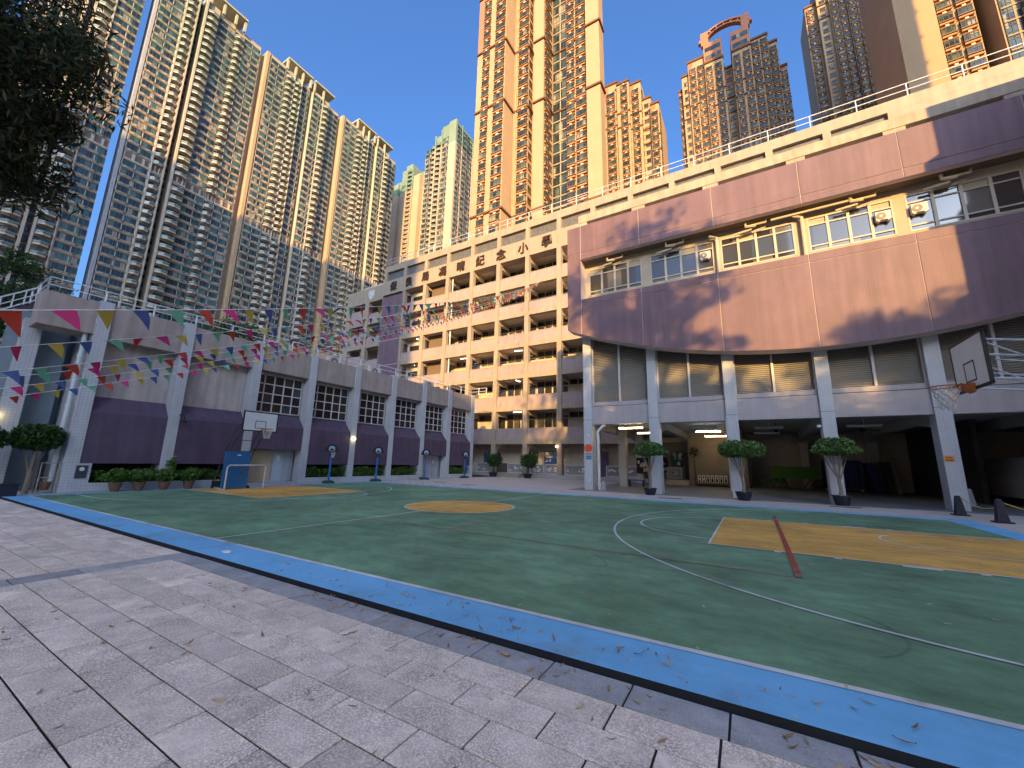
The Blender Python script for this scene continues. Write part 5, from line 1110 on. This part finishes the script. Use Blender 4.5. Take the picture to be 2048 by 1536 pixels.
for k in range(9): q.box(4.2+k*.23,4.2+k*.23+.2,35.2,36.4,.25,2.05+.03*(k%2))
q.build('mats',mat('navy_mats',(.015,.03,.14),.6,.1),t); q=MB(); q.box(4.1,6.3,35.15,36.45,.17,.25); q.build('platform',m_bm,t)
for x in (4.25,6.1): q=MB(); q.tube([(x,35.25,.09),(x,35.31,.09)],.09,10); q.build('wheel',m_steel,t)
t=thing('leaning_mat','blue gym mat leaning beside the trolley','gym mat',(6.7,34.6,0)); q=MB(); q.prism([(6.35,34.6,1.9),(6.6,34.6,1.9),(7.05,34.6,0),(6.75,34.6,0)],(0,1.2,0)); q.build('mat',MATS['navy_mats'],t); q=MB(); q.box(6.9,7.3,34.3,34.45,0.02,.1); q.build('stop',m_bm,t)
t=thing('panel_stack','pale boards leaning against the dark inner wall','boards',(7.4,34.5,0)); 
for k in range(3): q=MB(); q.prism([(7.1+k*.12,34.2,0.0),(7.6+k*.1,34.2,0.0),(7.5+k*.1,34.6,2.0),(7.0+k*.12,34.6,2.0)],(0,.04,0)); q.build('board',m_uw if k else m_bm,t)
# van nosing into the frame at the far right
m_van=mat('van_silver',(.42,.44,.46),.3,.03,spec=.6); t=thing('parked_van','silver van parked in the undercroft, only its edge showing at the right','van',(11.6,28,0)); q=MB()
q.prism([(10.25,26.6,.35),(10.25,26.6,1.2),(10.35,26.6,1.5),(10.6,26.6,2.2),(12.4,26.6,2.25),(12.5,26.6,1.2),(12.5,26.6,.35)],(0,4.6,0)); q.build('body',m_van,t)
q=MB(); q.box(10.5,12.3,26.57,26.6,1.35,2.0); q.build('windscreen',m_hglass,t)
for y in (27.4,30.2):
    for x in (10.28,12.3): q=MB(); q.tube([(x,y,.33),(x+.2,y,.33)],.33,14); q.build('wheel',m_bm,t)
# ================================================================ BUNTING
FC=[mat('flag_red',(.62,.085,.05),.6,.05),mat('flag_pink',(.62,.05,.20),.6,.05),mat('flag_yellow',(.66,.52,.11),.6,.05),mat('flag_blue',(.10,.17,.42),.6,.05),mat('flag_mint',(.22,.55,.38),.6,.05)]
for m in FC:   # thin cloth lets some light through
    N=m.node_tree.nodes; Lk=m.node_tree.links; b=N['Principled BSDF']; t_=N.new('ShaderNodeBsdfTranslucent'); src=b.inputs['Base Color'].links[0].from_socket; Lk.new(src,t_.inputs[0]); mx=N.new('ShaderNodeMixShader'); mx.inputs[0].default_value=.35
    Lk.new(b.outputs[0],mx.inputs[1]); Lk.new(t_.outputs[0],mx.inputs[2]); Lk.new(mx.outputs[0],N['Material Output'].inputs[0])
def flag_mesh(m,bend):
    q=MB(); W,Hh=.225,.285; tx=.18
    A=[(0,0,0),(W,0,0),(W*.98,bend,-Hh*.45),(tx,bend*1.6,-Hh),(tx*.55,bend,-Hh*.52)]
    q.prism(A,(0,.0025,0)); return q.mesh('flag',m)
FM=[[flag_mesh(m,b) for b in (.01,.04,-.05,.085)] for m in FC]
m_cord=mat('white_cord',(.70,.70,.70),.7,.03)
strings=[((-7.05,.61,3.13),(-17.6,FY-.02,20.45),.92,'nearest string, largest flags'),((-11.27,1.09,3.43),(-17.9,FY-.02,20.3),.97,'second from the top at left'),((-12.92,1.33,3.2),(-18.2,FY-.02,20.15),1.03,'third from the top at left'),
 ((-15.0,1.63,3.33),(-18.6,FY-.02,19.9),1.05,'fourth from the top at left'),((-17.4,1.93,3.32),(-19.3,FY-.02,19.6),1.07,'fifth from the top at left'),((-20.2,2.24,3.27),(-20.1,FY-.02,19.4),1.09,'lowest at left, closest to gym')]
for si,(a,b,sag,lab) in enumerate(strings):
    a,b=Vector(a),Vector(b); d=(b-a); a0=a-d*(.04 if si else .03)
    t=thing('bunting_string','string of coloured triangle flags across the court: '+lab,'bunting',a0,0,'bunting strings across the court')
    L=(b-a0).length; n=60; f=lambda s:(a0.lerp(b,s)-Vector((0,0,sag*4*s*(1-s))))
    q=MB(); q.tube([f(i/n) for i in range(n+1)],.0075,4); q.build('cord',m_cord,t)
    k=0; s=.25/L; r=random.Random(40+si); ph=r.randrange(5) if si else 3
    while s<.985:
        p=f(s); p2=f(min(1,s+.225/L)); az=math.atan2(p2.y-p.y,p2.x-p.x); el=math.atan2(p2.z-p.z,math.hypot(p2.x-p.x,p2.y-p.y))
        o=inst('flag',FM[(k+ph)%5][r.randrange(4)],t,p-Vector((0,0,.004))); o.rotation_mode='XYZ'
        o.rotation_euler=Matrix.Rotation(az+r.gauss(0,.22),4,'Z').to_3x3().__matmul__(Matrix.Rotation(-el,4,'Y').to_3x3()).__matmul__(Matrix.Rotation(r.gauss(.0,.28),4,'X').to_3x3()).to_euler()
        k+=1; s+=(.46+r.uniform(-.03,.03))/L
# ================================================================ TREES
def clumps(c,r,n,rng,inner=.35):
    d=rng.normal(size=(n,3)); d/=np.linalg.norm(d,axis=1)[:,None]; return np.array(c)+d*(inner+(1-inner)*rng.uniform(0,1,n)**.6)[:,None]*np.array(r)
def tree(name,label,base,top,c,r,ncl,cl_r,per,size,seed,lm,bark,tr=.22,droop=.3,aspect=2.6,group=None,inner=.35):
    rng=np.random.default_rng(seed); t=thing(name,label,'tree',base,0,group); base,top=Vector(base),Vector(top)
    cl=clumps(c,r,ncl,rng,inner); q=MB(); mid=base.lerp(top,.5)+Vector((.15,.1,0)); q.tube([base,base.lerp(top,.25),mid,top],[tr*1.25,tr,tr*.8,tr*.5],10)
    for k in range(0,ncl,2):
        e=Vector(cl[k]); s0=base.lerp(top,random.Random(seed+k).uniform(.45,1.0)); m1=s0.lerp(e,.5)+Vector((0,0,.25)); q.tube([s0,m1,e],[tr*.32,tr*.18,tr*.05],6)
    q.build('trunk',bark,t)
    q=MB()
    for k in range(ncl):
        cr=cl_r*rng.uniform(.6,1.25); d=rng.normal(size=(per,3)); d/=np.linalg.norm(d,axis=1)[:,None]; p=cl[k]+d*(rng.uniform(0,1,per)**.45)[:,None]*cr*np.array([1,1,.75]); leaf_cloud(q,p,size,rng,aspect,droop)
    q.build('crown',lm,t); return t
tree('overhanging_tree','dark leafy tree overhanging the upper left corner',(-13.2,-3.2,-.1),(-12.0,-1.8,8.5),(-10.2,-.9,7.3),(2.8,2.2,3.0),240,.64,430,.078,51,m_leafK,m_barkd,.24,.9,4.8,inner=.2)
tree('street_tree','dense green tree behind the gym roof railing',(-37,15.2,-.1),(-37,15.2,9),(-37,15.6,11.0),(2.8,2.8,1.6),40,.8,90,.14,52,m_leafD,m_barkd,.2)
tree('street_tree','green tree beyond the stairs at the left edge',(-42,1.5,-.1),(-42,2.0,10),(-41.5,2.6,11.6),(4.2,3.6,3.4),70,1.0,110,.16,53,m_leafD,m_barkd,.25)
# tall trees behind the photographer: they dapple the evening light on the buildings
tree('shade_tree','tall leafy tree behind the photographer, tallest',(10.6,-9,-.1),(11.0,-8.5,18),(11.1,-8,19.6),(3.9,2.4,4.8),85,.95,80,.21,61,m_leafO,m_bark,.3,group='trees behind the photographer',inner=.2)
tree('shade_tree','tall leafy tree behind the photographer, left',(5.0,-10,-.1),(5.2,-9.5,15),(5.6,-9,16.6),(5.4,2.6,5.4),75,1.0,60,.21,62,m_leafO,m_bark,.3,group='trees behind the photographer',inner=.2)
tree('shade_tree','broad leafy tree behind the photographer, right',(24,-9,-.1),(24,-8.5,12),(24.2,-8,12.8),(7.2,2.8,4.6),130,1.1,100,.22,63,m_leafO,m_bark,.3,group='trees behind the photographer',inner=.2)
tree('shade_tree','low spreading tree behind the photographer, in front of the tallest',(11,-9.5,-.1),(11,-9,10),(11.4,-8.5,12.9),(6.8,2.4,3.6),120,.9,95,.20,64,m_leafO,m_bark,.26,group='trees behind the photographer',inner=.2)
# buildings out of view that shade the court
R=thing('shade_block','long plain unseen block added to shade the court','building',(20,-127,0)); q=MB(); q.box(-30,60,-134,-120,-.1,50.6); q.box(60,115,-134,-120,-.1,46.0); q.build('wall',m_cream,R)  # unseen block added as an occluder for the court and gym
q=MB()
for z in range(4,44,4): q.box(-30.3,115.3,-134.3,-119.7,z,z+.4)
q.build('floor_bands',m_pile,R)
R=thing('stair_tower','school stair tower beyond the right edge with a cat ladder on its corner','building',(17,9,0)); q=MB(); q.box(12.8,24,11.6,13.2,-.1,21.5); q.box(19,24,6,11.6,-.1,18); q.box(12.0,12.8,12.2,13.2,16.2,17.0); q.box(12.1,12.8,12.2,13.2,10.0,10.8); q.build('wall',m_pile,R)
for z0,z1 in ((17.3,19.0),(11.2,13.6)):
    q=MB(); q.tube([(12.2,13.1,z0-.4),(12.2,13.1,z1)],.06,6); q.tube([(12.65,13.1,z0-.4),(12.65,13.1,z1)],.06,6); z=z0
    while z<z1: q.tube([(12.2,13.1,z),(12.65,13.1,z)],.035,5); z+=.3
    q.build('cat_ladder',m_steel,R)
# ================================================================ FALLEN LEAVES
def dryleaf(L,Wd,curl):
    q=MB(); n=5; up_=[];lo=[]
    for i in range(n+1):
        u=i/n; w=Wd*math.sin(math.pi*min(1,max(0,u)))**.8; x=(u-.5)*L; z=.004+curl*(2*u-1)**2
        up_.append((x,w/2,z+curl*.5)); lo.append((x,-w/2,z))
    vs=up_+lo+[(a,b,c+.0015) for a,b,c in up_]+[(a,b,c+.0015) for a,b,c in lo]; m=n+1
    fs=[(i,i+1,m+i+1,m+i) for i in range(n)]+[(2*m+i,3*m+i,3*m+i+1,2*m+i+1) for i in range(n)]
    q.add(vs,fs); return q
m_dl=[mat('dry_leaf_a',(.33,.19,.10),.8,.2,30),mat('dry_leaf_b',(.46,.32,.18),.8,.2,30),mat('dry_leaf_c',(.26,.12,.06),.8,.2,30),mat('dry_leaf_d',(.52,.42,.28),.8,.2,30)]
LM=[dryleaf(L,w,c).mesh('fallen_leaf',m_dl[i%4]) for i,(L,w,c) in enumerate(((.085,.02,.006),(.07,.018,.004),(.10,.019,.010),(.06,.02,.003),(.09,.015,.012),(.075,.022,.008)))]
rl=random.Random(77); leafpts=[]
def zat(x,y):
    if y<3.235+.013*x: return ZTp
    return .005
ZTp=-.05
while len(leafpts)<420:
    u=rl.random()
    if u<.50: x,y=rl.uniform(-6.5,2.0),rl.uniform(.6,3.15)
    elif u<.72: x,y=rl.gauss(-2,2.2),3.25+abs(rl.gauss(0,.30))
    else: x,y=rl.uniform(-10,5),rl.uniform(3.8,11)
    if u<.2: y=3.17-abs(rl.gauss(0,.12)); x=rl.uniform(-5,1.5)
    if math.hypot(x,y)<1.2: continue
    leafpts.append((x,y))
leafpts.sort(key=lambda p:p[0]**2+p[1]**2)
for (x,y) in leafpts[:200]:
    o=inst('fallen_leaf',LM[rl.randrange(6)],None,(x,y,zat(x,y)+.001)); o.rotation_euler=(rl.gauss(0,.12),rl.gauss(0,.12),rl.uniform(0,6.28)); sc=rl.uniform(.6,1.1); o.scale=(sc,sc,sc)
    tag(o,'dry brown fallen leaf lying on the paving or court','leaf','fallen leaves in the foreground')
q=MB()
for (x,y) in leafpts[200:]:
    T=dryleaf(.07*rl.uniform(.7,1.2),.018,.006); c,s_=math.cos(rl.uniform(0,6.28)),0; a=rl.uniform(0,6.28); c,s_=math.cos(a),math.sin(a); z=zat(x,y)+.001
    q.add([(x+vx*c-vy*s_,y+vx*s_+vy*c,z+vz) for vx,vy,vz in T.v],T.f,rl.randrange(4))
o=q.build('leaf_litter',m_dl); tag(o,'scattered small dry leaves further away on the court','leaves',kind='stuff')
q=MB(); q.prism([(-7.3,3.35,.006),(-7.18,3.33,.006),(-7.1,3.38,.012),(-7.16,3.42,.02),(-7.28,3.41,.012)],(0,0,.012)); tag(q.build('paper_scrap',MATS['paper_white']),'white scrap of paper on the near blue border','litter')
